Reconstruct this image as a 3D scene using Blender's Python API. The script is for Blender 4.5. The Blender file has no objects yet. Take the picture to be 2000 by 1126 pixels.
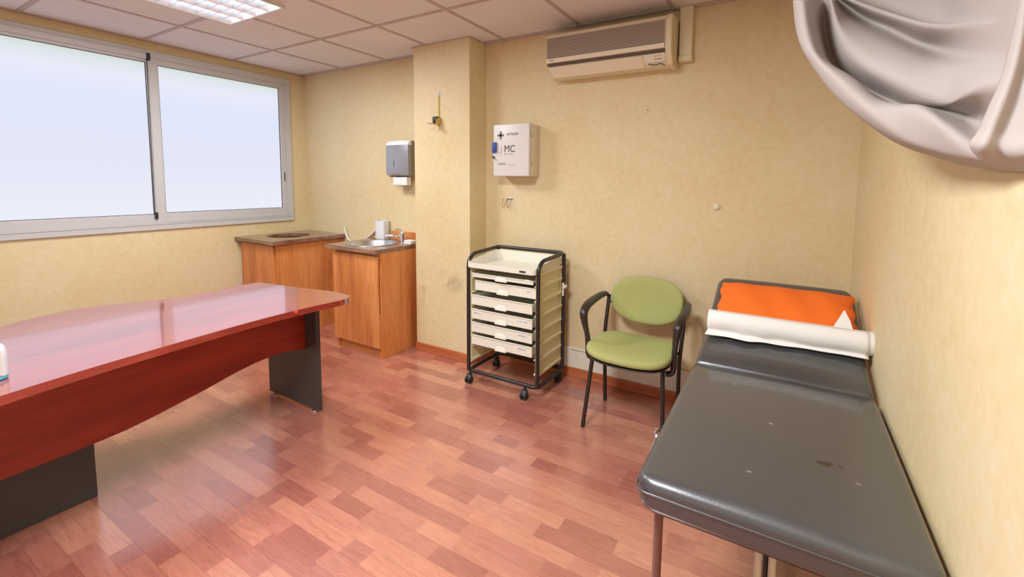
import bpy, bmesh, math, random
from mathutils import Vector, Matrix, Euler
random.seed(7)
PI = math.pi
scene = bpy.context.scene
COL = scene.collection
R = math.radians

# ------------------------------------------------------------------ materials
def new_mat(name):
    m = bpy.data.materials.new(name); m.use_nodes = True
    nt = m.node_tree
    b = nt.nodes['Principled BSDF']
    return m, nt, b

def N(nt, t, **kw):
    n = nt.nodes.new(t)
    for k, v in kw.items():
        setattr(n, k, v)
    return n

def plain(name, col, rough=.5, metal=0.0, bump=0.0, bscale=200, spec=.5, coat=0.0, var=0.0, vscale=6):
    m, nt, b = new_mat(name)
    b.inputs['Base Color'].default_value = (*col, 1)
    b.inputs['Roughness'].default_value = rough
    b.inputs['Metallic'].default_value = metal
    b.inputs['Specular IOR Level'].default_value = spec
    b.inputs['Coat Weight'].default_value = coat
    b.inputs['Coat Roughness'].default_value = .08
    tc = N(nt, 'ShaderNodeTexCoord')
    no = N(nt, 'ShaderNodeTexNoise'); no.inputs['Scale'].default_value = vscale; no.inputs['Detail'].default_value = 5
    nt.links.new(tc.outputs['Object'], no.inputs['Vector'])
    if var > 0:
        mr = N(nt, 'ShaderNodeMapRange'); mr.inputs['From Min'].default_value = .3; mr.inputs['From Max'].default_value = .7
        mr.inputs['To Min'].default_value = 1 - var; mr.inputs['To Max'].default_value = 1 + var
        nt.links.new(no.outputs['Fac'], mr.inputs['Value'])
        mx = N(nt, 'ShaderNodeVectorMath', operation='SCALE'); mx.inputs[0].default_value = col
        nt.links.new(mr.outputs[0], mx.inputs['Scale']); nt.links.new(mx.outputs[0], b.inputs['Base Color'])
    if bump > 0:
        n2 = N(nt, 'ShaderNodeTexNoise'); n2.inputs['Scale'].default_value = bscale; n2.inputs['Detail'].default_value = 3
        nt.links.new(tc.outputs['Object'], n2.inputs['Vector'])
        bp = N(nt, 'ShaderNodeBump'); bp.inputs['Strength'].default_value = bump; bp.inputs['Distance'].default_value = .002
        nt.links.new(n2.outputs['Fac'], bp.inputs['Height']); nt.links.new(bp.outputs[0], b.inputs['Normal'])
    return m

def ramp(nt, stops):
    r = N(nt, 'ShaderNodeValToRGB')
    el = r.color_ramp.elements
    while len(el) < len(stops): el.new(.5)
    for e, (p, c) in zip(el, stops):
        e.position = p; e.color = (*c, 1)
    return r

def wood(name, dark, mid, light, stretch=(14, 14, 1.0), rough=.35, spec=.5, coat=0.0, scale=2.2):
    m, nt, b = new_mat(name)
    tc = N(nt, 'ShaderNodeTexCoord')
    mp = N(nt, 'ShaderNodeMapping'); mp.inputs['Scale'].default_value = stretch
    nt.links.new(tc.outputs['Object'], mp.inputs['Vector'])
    n1 = N(nt, 'ShaderNodeTexNoise'); n1.inputs['Scale'].default_value = scale * .45; n1.inputs['Detail'].default_value = 4; n1.inputs['Distortion'].default_value = .9
    n2 = N(nt, 'ShaderNodeTexNoise'); n2.inputs['Scale'].default_value = scale * 5; n2.inputs['Detail'].default_value = 6
    nt.links.new(mp.outputs[0], n1.inputs['Vector']); nt.links.new(mp.outputs[0], n2.inputs['Vector'])
    mx = N(nt, 'ShaderNodeMath', operation='MULTIPLY_ADD'); mx.inputs[1].default_value = .3
    nt.links.new(n2.outputs['Fac'], mx.inputs[0]); 
    m2 = N(nt, 'ShaderNodeMath', operation='MULTIPLY'); m2.inputs[1].default_value = .7
    nt.links.new(n1.outputs['Fac'], m2.inputs[0]); nt.links.new(m2.outputs[0], mx.inputs[2])
    r = ramp(nt, [(.36, dark), (.5, mid), (.64, light)])
    nt.links.new(mx.outputs[0], r.inputs['Fac']); nt.links.new(r.outputs['Color'], b.inputs['Base Color'])
    b.inputs['Roughness'].default_value = rough; b.inputs['Specular IOR Level'].default_value = spec
    b.inputs['Coat Weight'].default_value = coat; b.inputs['Coat Roughness'].default_value = .07
    return m

def wall_material(name, base, warm, pale):
    m, nt, b = new_mat(name)
    tc = N(nt, 'ShaderNodeTexCoord')
    n1 = N(nt, 'ShaderNodeTexNoise'); n1.inputs['Scale'].default_value = 1.3; n1.inputs['Detail'].default_value = 8; n1.inputs['Roughness'].default_value = .62
    n2 = N(nt, 'ShaderNodeTexNoise'); n2.inputs['Scale'].default_value = 26; n2.inputs['Detail'].default_value = 5; n2.inputs['Roughness'].default_value = .6
    nt.links.new(tc.outputs['Object'], n1.inputs['Vector']); nt.links.new(tc.outputs['Object'], n2.inputs['Vector'])
    ad = N(nt, 'ShaderNodeMath', operation='MULTIPLY_ADD'); ad.inputs[1].default_value = .42
    mm = N(nt, 'ShaderNodeMath', operation='MULTIPLY'); mm.inputs[1].default_value = .58
    nt.links.new(n1.outputs['Fac'], mm.inputs[0]); nt.links.new(n2.outputs['Fac'], ad.inputs[0]); nt.links.new(mm.outputs[0], ad.inputs[2])
    r = ramp(nt, [(.38, warm), (.5, base), (.64, pale)])
    nt.links.new(ad.outputs[0], r.inputs['Fac']); nt.links.new(r.outputs['Color'], b.inputs['Base Color'])
    b.inputs['Roughness'].default_value = .62; b.inputs['Specular IOR Level'].default_value = .3
    bp = N(nt, 'ShaderNodeBump'); bp.inputs['Strength'].default_value = .25; bp.inputs['Distance'].default_value = .004
    nt.links.new(n2.outputs['Fac'], bp.inputs['Height']); nt.links.new(bp.outputs[0], b.inputs['Normal'])
    return m

def floor_material():
    m, nt, b = new_mat('strip_parquet')
    L = nt.links.new
    tc = N(nt, 'ShaderNodeTexCoord'); sx = N(nt, 'ShaderNodeSeparateXYZ'); L(tc.outputs['Object'], sx.inputs[0])
    def math(op, a, bb=None, cc=None):
        n = N(nt, 'ShaderNodeMath', operation=op)
        for i, v in enumerate((a, bb, cc)):
            if v is None: continue
            if isinstance(v, (int, float)): n.inputs[i].default_value = v
            else: L(v, n.inputs[i])
        return n.outputs[0]
    W, LEN = .070, .56
    ry = math('DIVIDE', sx.outputs[1], W); row = math('FLOOR', ry)
    wn = N(nt, 'ShaderNodeTexWhiteNoise', noise_dimensions='1D'); L(row, wn.inputs['W'])
    off = math('MULTIPLY', wn.outputs['Value'], 7.3)
    rx = math('ADD', math('DIVIDE', sx.outputs[0], LEN), off); cell = math('FLOOR', rx)
    # uneven strip lengths: a second, shifted division
    cv = N(nt, 'ShaderNodeCombineXYZ'); L(cell, cv.inputs[0]); L(row, cv.inputs[1])
    w2 = N(nt, 'ShaderNodeTexWhiteNoise', noise_dimensions='3D'); L(cv.outputs[0], w2.inputs['Vector'])
    fr = math('FRACT', rx)
    half = math('GREATER_THAN', fr, math('MULTIPLY_ADD', w2.outputs['Value'], .5, .35))
    cv2 = N(nt, 'ShaderNodeCombineXYZ'); L(cell, cv2.inputs[0]); L(row, cv2.inputs[1]); L(half, cv2.inputs[2])
    w3 = N(nt, 'ShaderNodeTexWhiteNoise', noise_dimensions='3D'); L(cv2.outputs[0], w3.inputs['Vector'])
    # grain
    gv = N(nt, 'ShaderNodeCombineXYZ'); L(math('MULTIPLY', sx.outputs[0], 3.0), gv.inputs[0]); L(math('MULTIPLY', sx.outputs[1], 26.0), gv.inputs[1]); L(math('MULTIPLY', w3.outputs['Value'], 31.0), gv.inputs[2])
    g = N(nt, 'ShaderNodeTexNoise'); g.inputs['Scale'].default_value = 2.0; g.inputs['Detail'].default_value = 5; g.inputs['Distortion'].default_value = .7
    L(gv.outputs[0], g.inputs['Vector'])
    fac = math('ADD', math('MULTIPLY', w3.outputs['Value'], .62), math('MULTIPLY', g.outputs['Fac'], .42))
    r = ramp(nt, [(.12, FLOOR[0]), (.4, FLOOR[1]), (.68, FLOOR[2]), (.95, FLOOR[3])])
    L(fac, r.inputs['Fac'])
    # dark streaks and joints
    g2 = N(nt, 'ShaderNodeTexNoise'); g2.inputs['Scale'].default_value = 5.0; g2.inputs['Detail'].default_value = 5; g2.inputs['Distortion'].default_value = 1.1
    L(gv.outputs[0], g2.inputs['Vector'])
    st = N(nt, 'ShaderNodeMapRange'); st.inputs['From Min'].default_value = .30; st.inputs['From Max'].default_value = .58; st.inputs['To Min'].default_value = .80; st.inputs['To Max'].default_value = 1
    L(g2.outputs['Fac'], st.inputs['Value'])
    fy = math('FRACT', ry)
    ey = math('MINIMUM', fy, math('SUBTRACT', 1.0, fy))
    jy = N(nt, 'ShaderNodeMapRange'); jy.inputs['From Min'].default_value = .0; jy.inputs['From Max'].default_value = .03; jy.inputs['To Min'].default_value = .72; jy.inputs['To Max'].default_value = 1
    L(ey, jy.inputs['Value'])
    ml = math('MULTIPLY', st.outputs[0], jy.outputs[0])
    sc = N(nt, 'ShaderNodeVectorMath', operation='SCALE'); L(r.outputs['Color'], sc.inputs[0]); L(ml, sc.inputs['Scale'])
    L(sc.outputs[0], b.inputs['Base Color'])
    b.inputs['Roughness'].default_value = .24
    rr = N(nt, 'ShaderNodeMapRange'); rr.inputs['To Min'].default_value = .24; rr.inputs['To Max'].default_value = .32
    L(g.outputs['Fac'], rr.inputs['Value']); L(rr.outputs[0], b.inputs['Roughness'])
    b.inputs['Specular IOR Level'].default_value = .5
    b.inputs['Coat Weight'].default_value = .8; b.inputs['Coat IOR'].default_value = 2.1; b.inputs['Coat Roughness'].default_value = .2
    bp = N(nt, 'ShaderNodeBump'); bp.inputs['Strength'].default_value = .12; bp.inputs['Distance'].default_value = .001
    L(jy.outputs[0], bp.inputs['Height']); L(bp.outputs[0], b.inputs['Normal'])
    return m

def emit(name, col, s, vary=False):
    m = bpy.data.materials.new(name); m.use_nodes = True; nt = m.node_tree
    nt.nodes.clear()
    e = N(nt, 'ShaderNodeEmission'); e.inputs['Color'].default_value = (*col, 1); e.inputs['Strength'].default_value = s
    o = N(nt, 'ShaderNodeOutputMaterial'); nt.links.new(e.outputs[0], o.inputs[0])
    if vary:   # frosted glass: daylight outside is greener and dimmer under the outside lintel
        tc = N(nt, 'ShaderNodeTexCoord'); sp = N(nt, 'ShaderNodeSeparateXYZ'); nt.links.new(tc.outputs['Object'], sp.inputs[0])
        mr = N(nt, 'ShaderNodeMapRange'); mr.inputs['From Min'].default_value = 1.07; mr.inputs['From Max'].default_value = 2.24
        nt.links.new(sp.outputs[2], mr.inputs['Value'])
        r = ramp(nt, [(0, (.82, .83, .94)), (.35, (.76, .78, .90)), (.72, (.73, .77, .94)), (.88, (.80, .81, .93)), (.95, (.72, .77, .80)), (1.0, (.62, .67, .62))])
        nt.links.new(mr.outputs[0], r.inputs['Fac']); nt.links.new(r.outputs['Color'], e.inputs['Color'])
    return m

FLOOR = [(.35, .105, .078), (.46, .16, .115), (.56, .215, .145), (.67, .30, .185)]
M = {}
M['wall'] = wall_material('cream_yellow_wallpaper', (.74, .61, .36), (.70, .555, .30), (.775, .665, .43))
M['ceil'] = plain('ceiling_tile', (.74, .70, .685), .9, bump=.3, bscale=160, var=.03, vscale=3)
M['tbar'] = plain('ceiling_bar', (.50, .40, .37), .5)
M['floor'] = floor_material()
M['base'] = wood('baseboard_wood', (.36, .085, .03), (.50, .14, .05), (.60, .20, .075), (1.2, 20, 20), .3)
M['alu'] = plain('white_window_aluminium', (.57, .57, .57), .4, var=.02)
M['gasket'] = plain('black_gasket', (.02, .02, .022), .5)
M['pane'] = emit('daylit_frosted_glass', (1, 1, 1), 1.03, True)
M['cherry'] = wood('cherry_cabinet', (.46, .135, .035), (.62, .215, .058), (.74, .31, .10), (9, 9, .8), .32, scale=1.6)
M['worktop'] = wood('brown_worktop', (.14, .06, .032), (.23, .12, .075), (.36, .22, .15), (3, 9, 9), .28, spec=.8, coat=.5, scale=3)
M['desk'] = wood('mahogany_desk', (.24, .022, .016), (.33, .035, .022), (.41, .06, .035), (9, 1.0, 9), .17, spec=.9, coat=1, scale=1.8)
M['desk'].node_tree.nodes['Principled BSDF'].inputs['Coat IOR'].default_value = 2.5
M['deskred'] = wood('mahogany_panel', (.20, .012, .005), (.29, .023, .008), (.37, .04, .012), (6, 1.0, 6), .33, scale=1.6)
M['edge_red'] = plain('bare_chip_red', (.85, .06, .04), .5)
M['darkgrey'] = plain('anthracite_board', (.055, .048, .045), .45, bump=.1, bscale=300)
M['chrome'] = plain('chrome', (.82, .82, .84), .12, metal=1)
M['steel'] = plain('brushed_steel', (.60, .61, .64), .3, metal=1, bump=.05, bscale=400)
M['trolleyplastic'] = plain('ivory_plastic', (.74, .67, .40), .4, var=.02)
M['trolleywhite'] = plain('white_plastic', (.80, .78, .66), .38)
M['blackmetal'] = plain('black_brown_metal', (.028, .02, .018), .32)
M['rubber'] = plain('black_rubber', (.02, .018, .018), .45)
M['label'] = plain('white_label', (.8, .8, .78), .6)
M['ink'] = plain('dark_ink', (.05, .05, .06), .6)
M['greyink'] = plain('slate_ink', (.12, .15, .17), .6)
M['goldink'] = plain('gold_ink', (.55, .30, .10), .6)
M['green'] = plain('green_fabric', (.42, .44, .155), .85, bump=.5, bscale=900, var=.05, vscale=4)
M['vinyl'] = plain('black_vinyl', (.046, .047, .051), .33, bump=.15, bscale=260, spec=1.0, coat=.6)
M['vinyldark'] = plain('brown_black_vinyl', (.035, .018, .015), .4, bump=.18, bscale=260)
M['orange'] = plain('orange_fabric', (.93, .175, .012), .75, bump=.3, bscale=700)
M['paper'] = plain('white_paper', (.84, .82, .78), .8)
M['creammetal'] = plain('cream_metal', (.62, .56, .44), .35)
M['redmetal'] = plain('painted_brown_metal', (.20, .09, .075), .35)
M['acbody'] = plain('aged_ivory_plastic', (.76, .66, .45), .4)
M['acstrip'] = plain('ivory_plastic_strip', (.80, .72, .54), .4)
M['acgrille'] = plain('grille_slat', (.50, .40, .33), .55)
M['acdark'] = plain('grille_gap', (.12, .08, .065), .7)
M['duct'] = plain('ivory_duct', (.76, .67, .45), .4)
M['cabinetwhite'] = plain('white_enamel', (.74, .72, .68), .35)
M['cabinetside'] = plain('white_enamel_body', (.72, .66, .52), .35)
M['blue'] = plain('blue_plastic', (.03, .075, .36), .4)
M['brass'] = plain('brass_yellow', (.62, .40, .09), .35, metal=.3)
M['tapeyellow'] = plain('yellow_tape', (.62, .50, .10), .5)
M['dispenser'] = plain('silver_grey_plastic', (.33, .34, .37), .32, metal=.35)
M['dispdark'] = plain('dispenser_side', (.26, .20, .13), .4)
M['disphighlight'] = plain('dispenser_highlight_cap', (.86, .86, .88), .25)  # white highlight along the top bevel, painted in as colour
M['cloth'] = plain('white_cotton', (.61, .545, .50), .85, bump=.15, bscale=600)
M['cuppl'] = plain('frosted_plastic', (.88, .89, .90), .35)
M['bottle'] = plain('white_bottle', (.64, .67, .70), .35)
M['bottleblue'] = plain('cyan_plastic', (.08, .42, .60), .35)
M['bottlelabel'] = plain('beige_label', (.60, .55, .50), .5)
M['labelgrey'] = plain('grey_label_block', (.42, .40, .36), .5)
M['dado'] = plain('cream_painted_board', (.82, .77, .64), .5, var=.03)
M['hose'] = plain('white_hose', (.75, .70, .58), .4)
M['lampframe'] = plain('lamp_frame', (.70, .68, .66), .35)
M['louvre'] = plain('louvre_aluminium', (.45, .49, .56), .3, metal=.3)
M['reflector'] = plain('lit_lamp_reflector', (.85, .87, .92), .4)  # paler than the louvre: tube light on the V blades put into the colour
M['tube'] = emit('fluorescent_tube', (.93, .97, 1.0), 22)

def translucent(mat, amount):
    nt = mat.node_tree; b = nt.nodes['Principled BSDF']; o = nt.nodes['Material Output']
    t = N(nt, 'ShaderNodeBsdfTranslucent'); t.inputs['Color'].default_value = b.inputs['Base Color'].default_value
    mx = N(nt, 'ShaderNodeMixShader'); mx.inputs['Fac'].default_value = amount
    nt.links.new(b.outputs[0], mx.inputs[1]); nt.links.new(t.outputs[0], mx.inputs[2]); nt.links.new(mx.outputs[0], o.inputs['Surface'])
translucent(M['cloth'], .3)
translucent(M['cuppl'], .15)

def scratch_vinyl():
    """worn patch, small pale nicks on the couch top (they stay with the vinyl)"""
    m = M['vinyl']; nt = m.node_tree; b = nt.nodes['Principled BSDF']; L = nt.links.new
    tc = N(nt, 'ShaderNodeTexCoord')
    n = N(nt, 'ShaderNodeTexNoise'); n.inputs['Scale'].default_value = 2.6; n.inputs['Detail'].default_value = 3; L(tc.outputs['Object'], n.inputs['Vector'])
    mr = N(nt, 'ShaderNodeMapRange'); mr.inputs['From Min'].default_value = .35; mr.inputs['From Max'].default_value = .65; mr.inputs['To Min'].default_value = .28; mr.inputs['To Max'].default_value = .44
    L(n.outputs['Fac'], mr.inputs['Value']); L(mr.outputs[0], b.inputs['Roughness'])
scratch_vinyl()

def spot(mat, cx, cy, cz, rx, ry, rz, col, strength, nscale=30):
    '''an irregular stain or nick fixed on a surface'''
    nt = mat.node_tree; b = nt.nodes['Principled BSDF']; L = nt.links.new
    tc = N(nt, 'ShaderNodeTexCoord')
    no = N(nt, 'ShaderNodeTexNoise'); no.inputs['Scale'].default_value = nscale; no.inputs['Detail'].default_value = 4; L(tc.outputs['Object'], no.inputs['Vector'])
    mp = N(nt, 'ShaderNodeMapping', vector_type='POINT'); mp.inputs['Location'].default_value = (-cx / rx, -cy / ry, -cz / rz); mp.inputs['Scale'].default_value = (1 / rx, 1 / ry, 1 / rz)
    L(tc.outputs['Object'], mp.inputs['Vector'])
    ln = N(nt, 'ShaderNodeVectorMath', operation='LENGTH'); L(mp.outputs[0], ln.inputs[0])
    mr = N(nt, 'ShaderNodeMapRange'); mr.inputs['From Min'].default_value = 1.0; mr.inputs['From Max'].default_value = 0.0; mr.inputs['To Max'].default_value = 1; L(ln.outputs['Value'], mr.inputs['Value'])
    n2 = N(nt, 'ShaderNodeMapRange'); n2.inputs['From Min'].default_value = .42; n2.inputs['From Max'].default_value = .62; L(no.outputs['Fac'], n2.inputs['Value'])
    m = N(nt, 'ShaderNodeMath', operation='MULTIPLY'); L(mr.outputs[0], m.inputs[0]); L(n2.outputs[0], m.inputs[1])
    m2 = N(nt, 'ShaderNodeMath', operation='MULTIPLY'); m2.inputs[1].default_value = strength; m2.use_clamp = True; L(m.outputs[0], m2.inputs[0])
    mx = N(nt, 'ShaderNodeMix', data_type='RGBA')
    L(m2.outputs[0], mx.inputs['Factor'])
    old = b.inputs['Base Color'].links
    if old: L(old[0].from_socket, mx.inputs['A'])
    else: mx.inputs['A'].default_value = b.inputs['Base Color'].default_value
    mx.inputs['B'].default_value = (*col, 1)
    L(mx.outputs['Result'], b.inputs['Base Color'])
_cx = (3.975 + 4.566) / 2
spot(M['vinyl'], 4.396 - _cx, -.421, .655, .034, .015, .05, (.004, .003, .003), 8, 60)
for (x, y, rx, ry) in ((4.260, -1.286, .010, .006), (4.141, -1.066, .014, .004), (4.216, -1.553, .012, .005), (4.10, -1.068, .010, .003), (4.45, -1.47, .010, .005)):
    spot(M['vinyl'], x - _cx, y + 1, .655, rx, ry, .05, (.24, .22, .20), 3, 140)
M['wallcolumn'] = M['wall'].copy(); M['wallcolumn'].name = 'cream_yellow_wallpaper_scuffed'
spot(M['wallcolumn'], 2.07, -.195, .60, .17, .08, .10, (.34, .24, .13), .9, 9)
spot(M['wallcolumn'], 1.78, -.195, .52, .05, .08, .20, (.45, .33, .18), .8, 9)

# ------------------------------------------------------------------ geometry helpers
def link(name, bm, mat, parent=None, smooth=False, mods=()):
    me = bpy.data.meshes.new(name)
    bmesh.ops.recalc_face_normals(bm, faces=bm.faces)
    bm.to_mesh(me); bm.free()
    o = bpy.data.objects.new(name, me); COL.objects.link(o)
    mats = mat if isinstance(mat, (list, tuple)) else [mat]
    for x in mats: me.materials.append(x)
    if parent: o.parent = parent
    if smooth:
        for p in me.polygons: p.use_smooth = True
        if smooth == 'auto':
            me.set_sharp_from_angle(angle=R(40))
    return o

def box(bm, x0, x1, y0, y1, z0, z1, bev=0.0, seg=2, mi=0):
    t = bmesh.new()
    bmesh.ops.create_cube(t, size=1)
    for v in t.verts:
        v.co = Vector((x0 + (v.co.x + .5) * (x1 - x0), y0 + (v.co.y + .5) * (y1 - y0), z0 + (v.co.z + .5) * (z1 - z0)))
    if bev > 0:
        bmesh.ops.bevel(t, geom=t.edges[:], offset=bev, segments=seg, profile=.5, affect='EDGES')
    for f in t.faces: f.material_index = mi
    me = bpy.data.meshes.new('t'); t.to_mesh(me); t.free(); bm.from_mesh(me); bpy.data.meshes.remove(me)
    return bm

def smooth_path(pts, sub=6):
    P = [Vector(p) for p in pts]; out = []
    for i in range(len(P) - 1):
        p0 = P[max(i - 1, 0)]; p1 = P[i]; p2 = P[i + 1]; p3 = P[min(i + 2, len(P) - 1)]
        for k in range(sub):
            t = k / sub
            out.append(.5 * ((2 * p1) + (-p0 + p2) * t + (2 * p0 - 5 * p1 + 4 * p2 - p3) * t * t + (-p0 + 3 * p1 - 3 * p2 + p3) * t ** 3))
    out.append(P[-1]); return out

def round_path(pts, r=.03, n=5):
    """polyline with rounded corners"""
    P = [Vector(p) for p in pts]; out = [P[0]]
    for i in range(1, len(P) - 1):
        a = P[i - 1] - P[i]; c = P[i + 1] - P[i]
        rr = min(r, a.length * .45, c.length * .45)
        A = P[i] + a.normalized() * rr; B = P[i] + c.normalized() * rr
        for k in range(n + 1):
            t = k / n
            out.append((1 - t) ** 2 * A + 2 * t * (1 - t) * P[i] + t * t * B)
    out.append(P[-1]); return out

def tube(bm, pts, r, n=12, r2=None, up=Vector((0, 0, 1)), rads=None, caps=True):
    """sweep; r along side, r2 along the other axis (elliptic)"""
    P = [Vector(p) for p in pts]; r2 = r2 or r; rings = []; side = None
    for i, p in enumerate(P):
        d = (P[min(i + 1, len(P) - 1)] - P[max(i - 1, 0)]).normalized()
        if side is None:
            u = up if abs(d.dot(up)) < .95 else Vector((1, 0, 0))
            side = d.cross(u).normalized()
        else:
            side = (side - d * side.dot(d)).normalized()
        w = side.cross(d).normalized(); s = rads[i] if rads else 1
        rings.append([bm.verts.new(p + side * math.cos(2 * PI * k / n) * r * s + w * math.sin(2 * PI * k / n) * r2 * s) for k in range(n)])
    for a, b in zip(rings, rings[1:]):
        for k in range(n): bm.faces.new((a[k], a[(k + 1) % n], b[(k + 1) % n], b[k]))
    if caps:
        bm.faces.new(list(reversed(rings[0]))); bm.faces.new(rings[-1])
    return bm

def loft(bm, rings, closed=True, caps=True):
    """rings: lists of points of equal count"""
    V = [[bm.verts.new(Vector(p)) for p in r] for r in rings]; n = len(V[0])
    for a, b in zip(V, V[1:]):
        for k in range(n if closed else n - 1):
            bm.faces.new((a[k], a[(k + 1) % n], b[(k + 1) % n], b[k]))
    if caps and closed:
        bm.faces.new(list(reversed(V[0]))); bm.faces.new(V[-1])
    return bm

def lathe(bm, prof, c=(0, 0, 0), n=32, axis='z', sx=1, sy=1, caps=False):
    rings = []
    for (r, h) in prof:
        ring = []
        for k in range(n):
            a = 2 * PI * k / n; u, v = r * math.cos(a) * sx, r * math.sin(a) * sy
            if axis == 'z': p = (c[0] + u, c[1] + v, c[2] + h)
            elif axis == 'y': p = (c[0] + u, c[1] + h, c[2] + v)
            else: p = (c[0] + h, c[1] + u, c[2] + v)
            ring.append(p)
        rings.append(ring)
    return loft(bm, rings, True, caps)

def rrect(x0, x1, y0, y1, r, n=5):
    pts = []
    for (cx, cy, a0) in ((x1 - r, y1 - r, 0), (x0 + r, y1 - r, 90), (x0 + r, y0 + r, 180), (x1 - r, y0 + r, 270)):
        for k in range(n + 1):
            a = R(a0 + 90 * k / n); pts.append((cx + r * math.cos(a), cy + r * math.sin(a)))
    return pts

def prism(bm, outline, z0, z1, bev=0.0):
    """outline [(x,y)] extruded in z, edges softened"""
    t = bmesh.new()
    v0 = [t.verts.new((x, y, z0)) for x, y in outline]; v1 = [t.verts.new((x, y, z1)) for x, y in outline]
    n = len(outline)
    bot = t.faces.new(list(reversed(v0))); top = t.faces.new(v1)
    for k in range(n): t.faces.new((v0[k], v0[(k + 1) % n], v1[(k + 1) % n], v1[k]))
    if bev > 0:
        es = [e for e in t.edges if abs(e.verts[0].co.z - e.verts[1].co.z) < 1e-6]
        bmesh.ops.bevel(t, geom=es, offset=bev, segments=2, profile=.5, affect='EDGES')
    me = bpy.data.meshes.new('t'); t.to_mesh(me); t.free(); bm.from_mesh(me); bpy.data.meshes.remove(me)
    return bm

def xform(bm, mat):
    bmesh.ops.transform(bm, matrix=mat, verts=bm.verts); return bm

def thing(name, label, cat, loc=(0, 0, 0), rz=0.0, group=None):
    o = bpy.data.objects.new(name, None); COL.objects.link(o)
    o.location = loc; o.rotation_euler = (0, 0, rz); o.empty_display_size = .05
    o['label'] = label; o['category'] = cat
    if group: o['group'] = group
    return o

def tag(o, label, cat, group=None):
    o['label'] = label; o['category'] = cat
    if group: o['group'] = group
    return o

def struct(name, bm, mat, parent=None, smooth=False):
    o = link(name, bm, mat, parent, smooth)
    if not parent: o['kind'] = 'structure'
    return o

def text_into(bm, s, size, origin, xdir, zdir, depth=.0012, squeeze=1.0, spacing=1.0):
    """adds lettering (thin raised print) to bm, running along xdir with its up along zdir"""
    cu = bpy.data.curves.new('txt', 'FONT'); cu.body = s; cu.size = size; cu.extrude = depth / 2; cu.space_character = spacing
    o = bpy.data.objects.new('txt', cu); COL.objects.link(o)
    bpy.context.view_layer.update()
    dg = bpy.context.evaluated_depsgraph_get()
    me = bpy.data.meshes.new_from_object(o.evaluated_get(dg))
    X = Vector(xdir); Z = Vector(zdir); Y = X.cross(Z)   # normal
    for v in me.vertices:
        p = v.co.copy(); v.co = Vector(origin) + X * (p.x * squeeze) + Z * p.y + Y * (p.z)
    bm.from_mesh(me); bpy.data.meshes.remove(me)
    bpy.data.objects.remove(o); bpy.data.curves.remove(cu)
    return bm

NB = bmesh.new
# ------------------------------------------------------------------ room shell
XL, XR, YB, YF, H = 0.0, 4.58, 0.0, -4.3, 2.3806
# floor
struct('floor', box(NB(), XL - .1, XR + .1, YF - .1, YB + .1, -.08, 0), M['floor'])
# window wall with an opening
WY0, WY1, WZ0, WZ1 = -2.36, -.165, .975, 2.30
bm = NB()
box(bm, -.18, XL, YF - .1, YB + .1, 0, WZ0); box(bm, -.18, XL, YF - .1, YB + .1, WZ1, H + .05)
box(bm, -.18, XL, YF - .1, WY0, WZ0, WZ1); box(bm, -.18, XL, WY1, YB + .1, WZ0, WZ1)
struct('wall_left', bm, M['wall'])
struct('wall_back', box(NB(), XL, XR + .1, YB, YB + .1, 0, H + .05), M['wall'])
struct('wall_right', box(NB(), XR, XR + .1, YF - .1, YB, 0, H + .05), M['wall'])
struct('wall_front', box(NB(), XL, XR, YF - .1, YF, 0, H + .05), plain('off_white_paint', (.76, .76, .75), .6))
CX0, CX1, CY = 1.709, 2.255, -.195
struct('wall_column', box(NB(), CX0, CX1, CY, YB, 0, H + .02, .004, 2), M['wallcolumn'])
# ceiling with suspended grid
LZ = 2.3575
LAMPS = [(1.045, -1.131 - .60, .60, .60), (3.0, -2.66, .60, .60)]
bm = NB(); yb_ = YB + .1
for (lx, ly, lw, ll) in LAMPS:
    a, c, d, e = lx + .006, lx + lw - .006, ly + .006, ly + ll - .006
    box(bm, XL - .1, XR + .1, e, yb_, H, H + .12)
    box(bm, XL - .1, a, d, e, H, H + .12); box(bm, c, XR + .1, d, e, H, H + .12)
    yb_ = d
box(bm, XL - .1, XR + .1, YF - .1, yb_, H, H + .12)
ceil = struct('ceiling', bm, M['ceil'])
def clip_segs(a, b, cuts):
    out = [(a, b)]
    for (c, d) in cuts:
        out = [q for (p, r) in out for q in (((p, min(r, c)), (max(p, d), r)) if c < r and d > p else ((p, r),)) if q[1] - q[0] > .01]
    return out
bm = NB(); bw = .011; bh = .005
gx = [2.4368 - .6 * k for k in range(-3, 5)]; gy = [-.0437 - .6 * k for k in range(0, 8)]
for x in gx:
    if XL < x < XR:
        for (p, r) in clip_segs(YF, YB, [(ly, ly + ll) for (lx, ly, lw, ll) in LAMPS if lx < x < lx + lw]): box(bm, x - bw, x + bw, p, r, H - bh, H + .001)
for y in gy:
    if YF < y:
        for (p, r) in clip_segs(XL, XR, [(lx, lx + lw) for (lx, ly, lw, ll) in LAMPS if ly < y < ly + ll]): box(bm, p, r, y - bw, y + bw, H - bh - .0006, H + .001)
# perimeter angle
for (a, b, c, d) in ((XL, XL + .012, YF, YB), (XR - .012, XR, YF, YB), (XL, XR, YB - .010, YB)):
    box(bm, a, b, c, d, H - .004, H + .001)
for (a, b, c, d) in ((CX0 - .010, CX1 + .010, CY - .010, CY), (CX0 - .010, CX0, CY, YB), (CX1, CX1 + .010, CY, YB)):
    box(bm, a, b, c, d, H - .006, H + .001)
gr = link('ceiling_grid', bm, M['tbar'], ceil)
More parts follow.
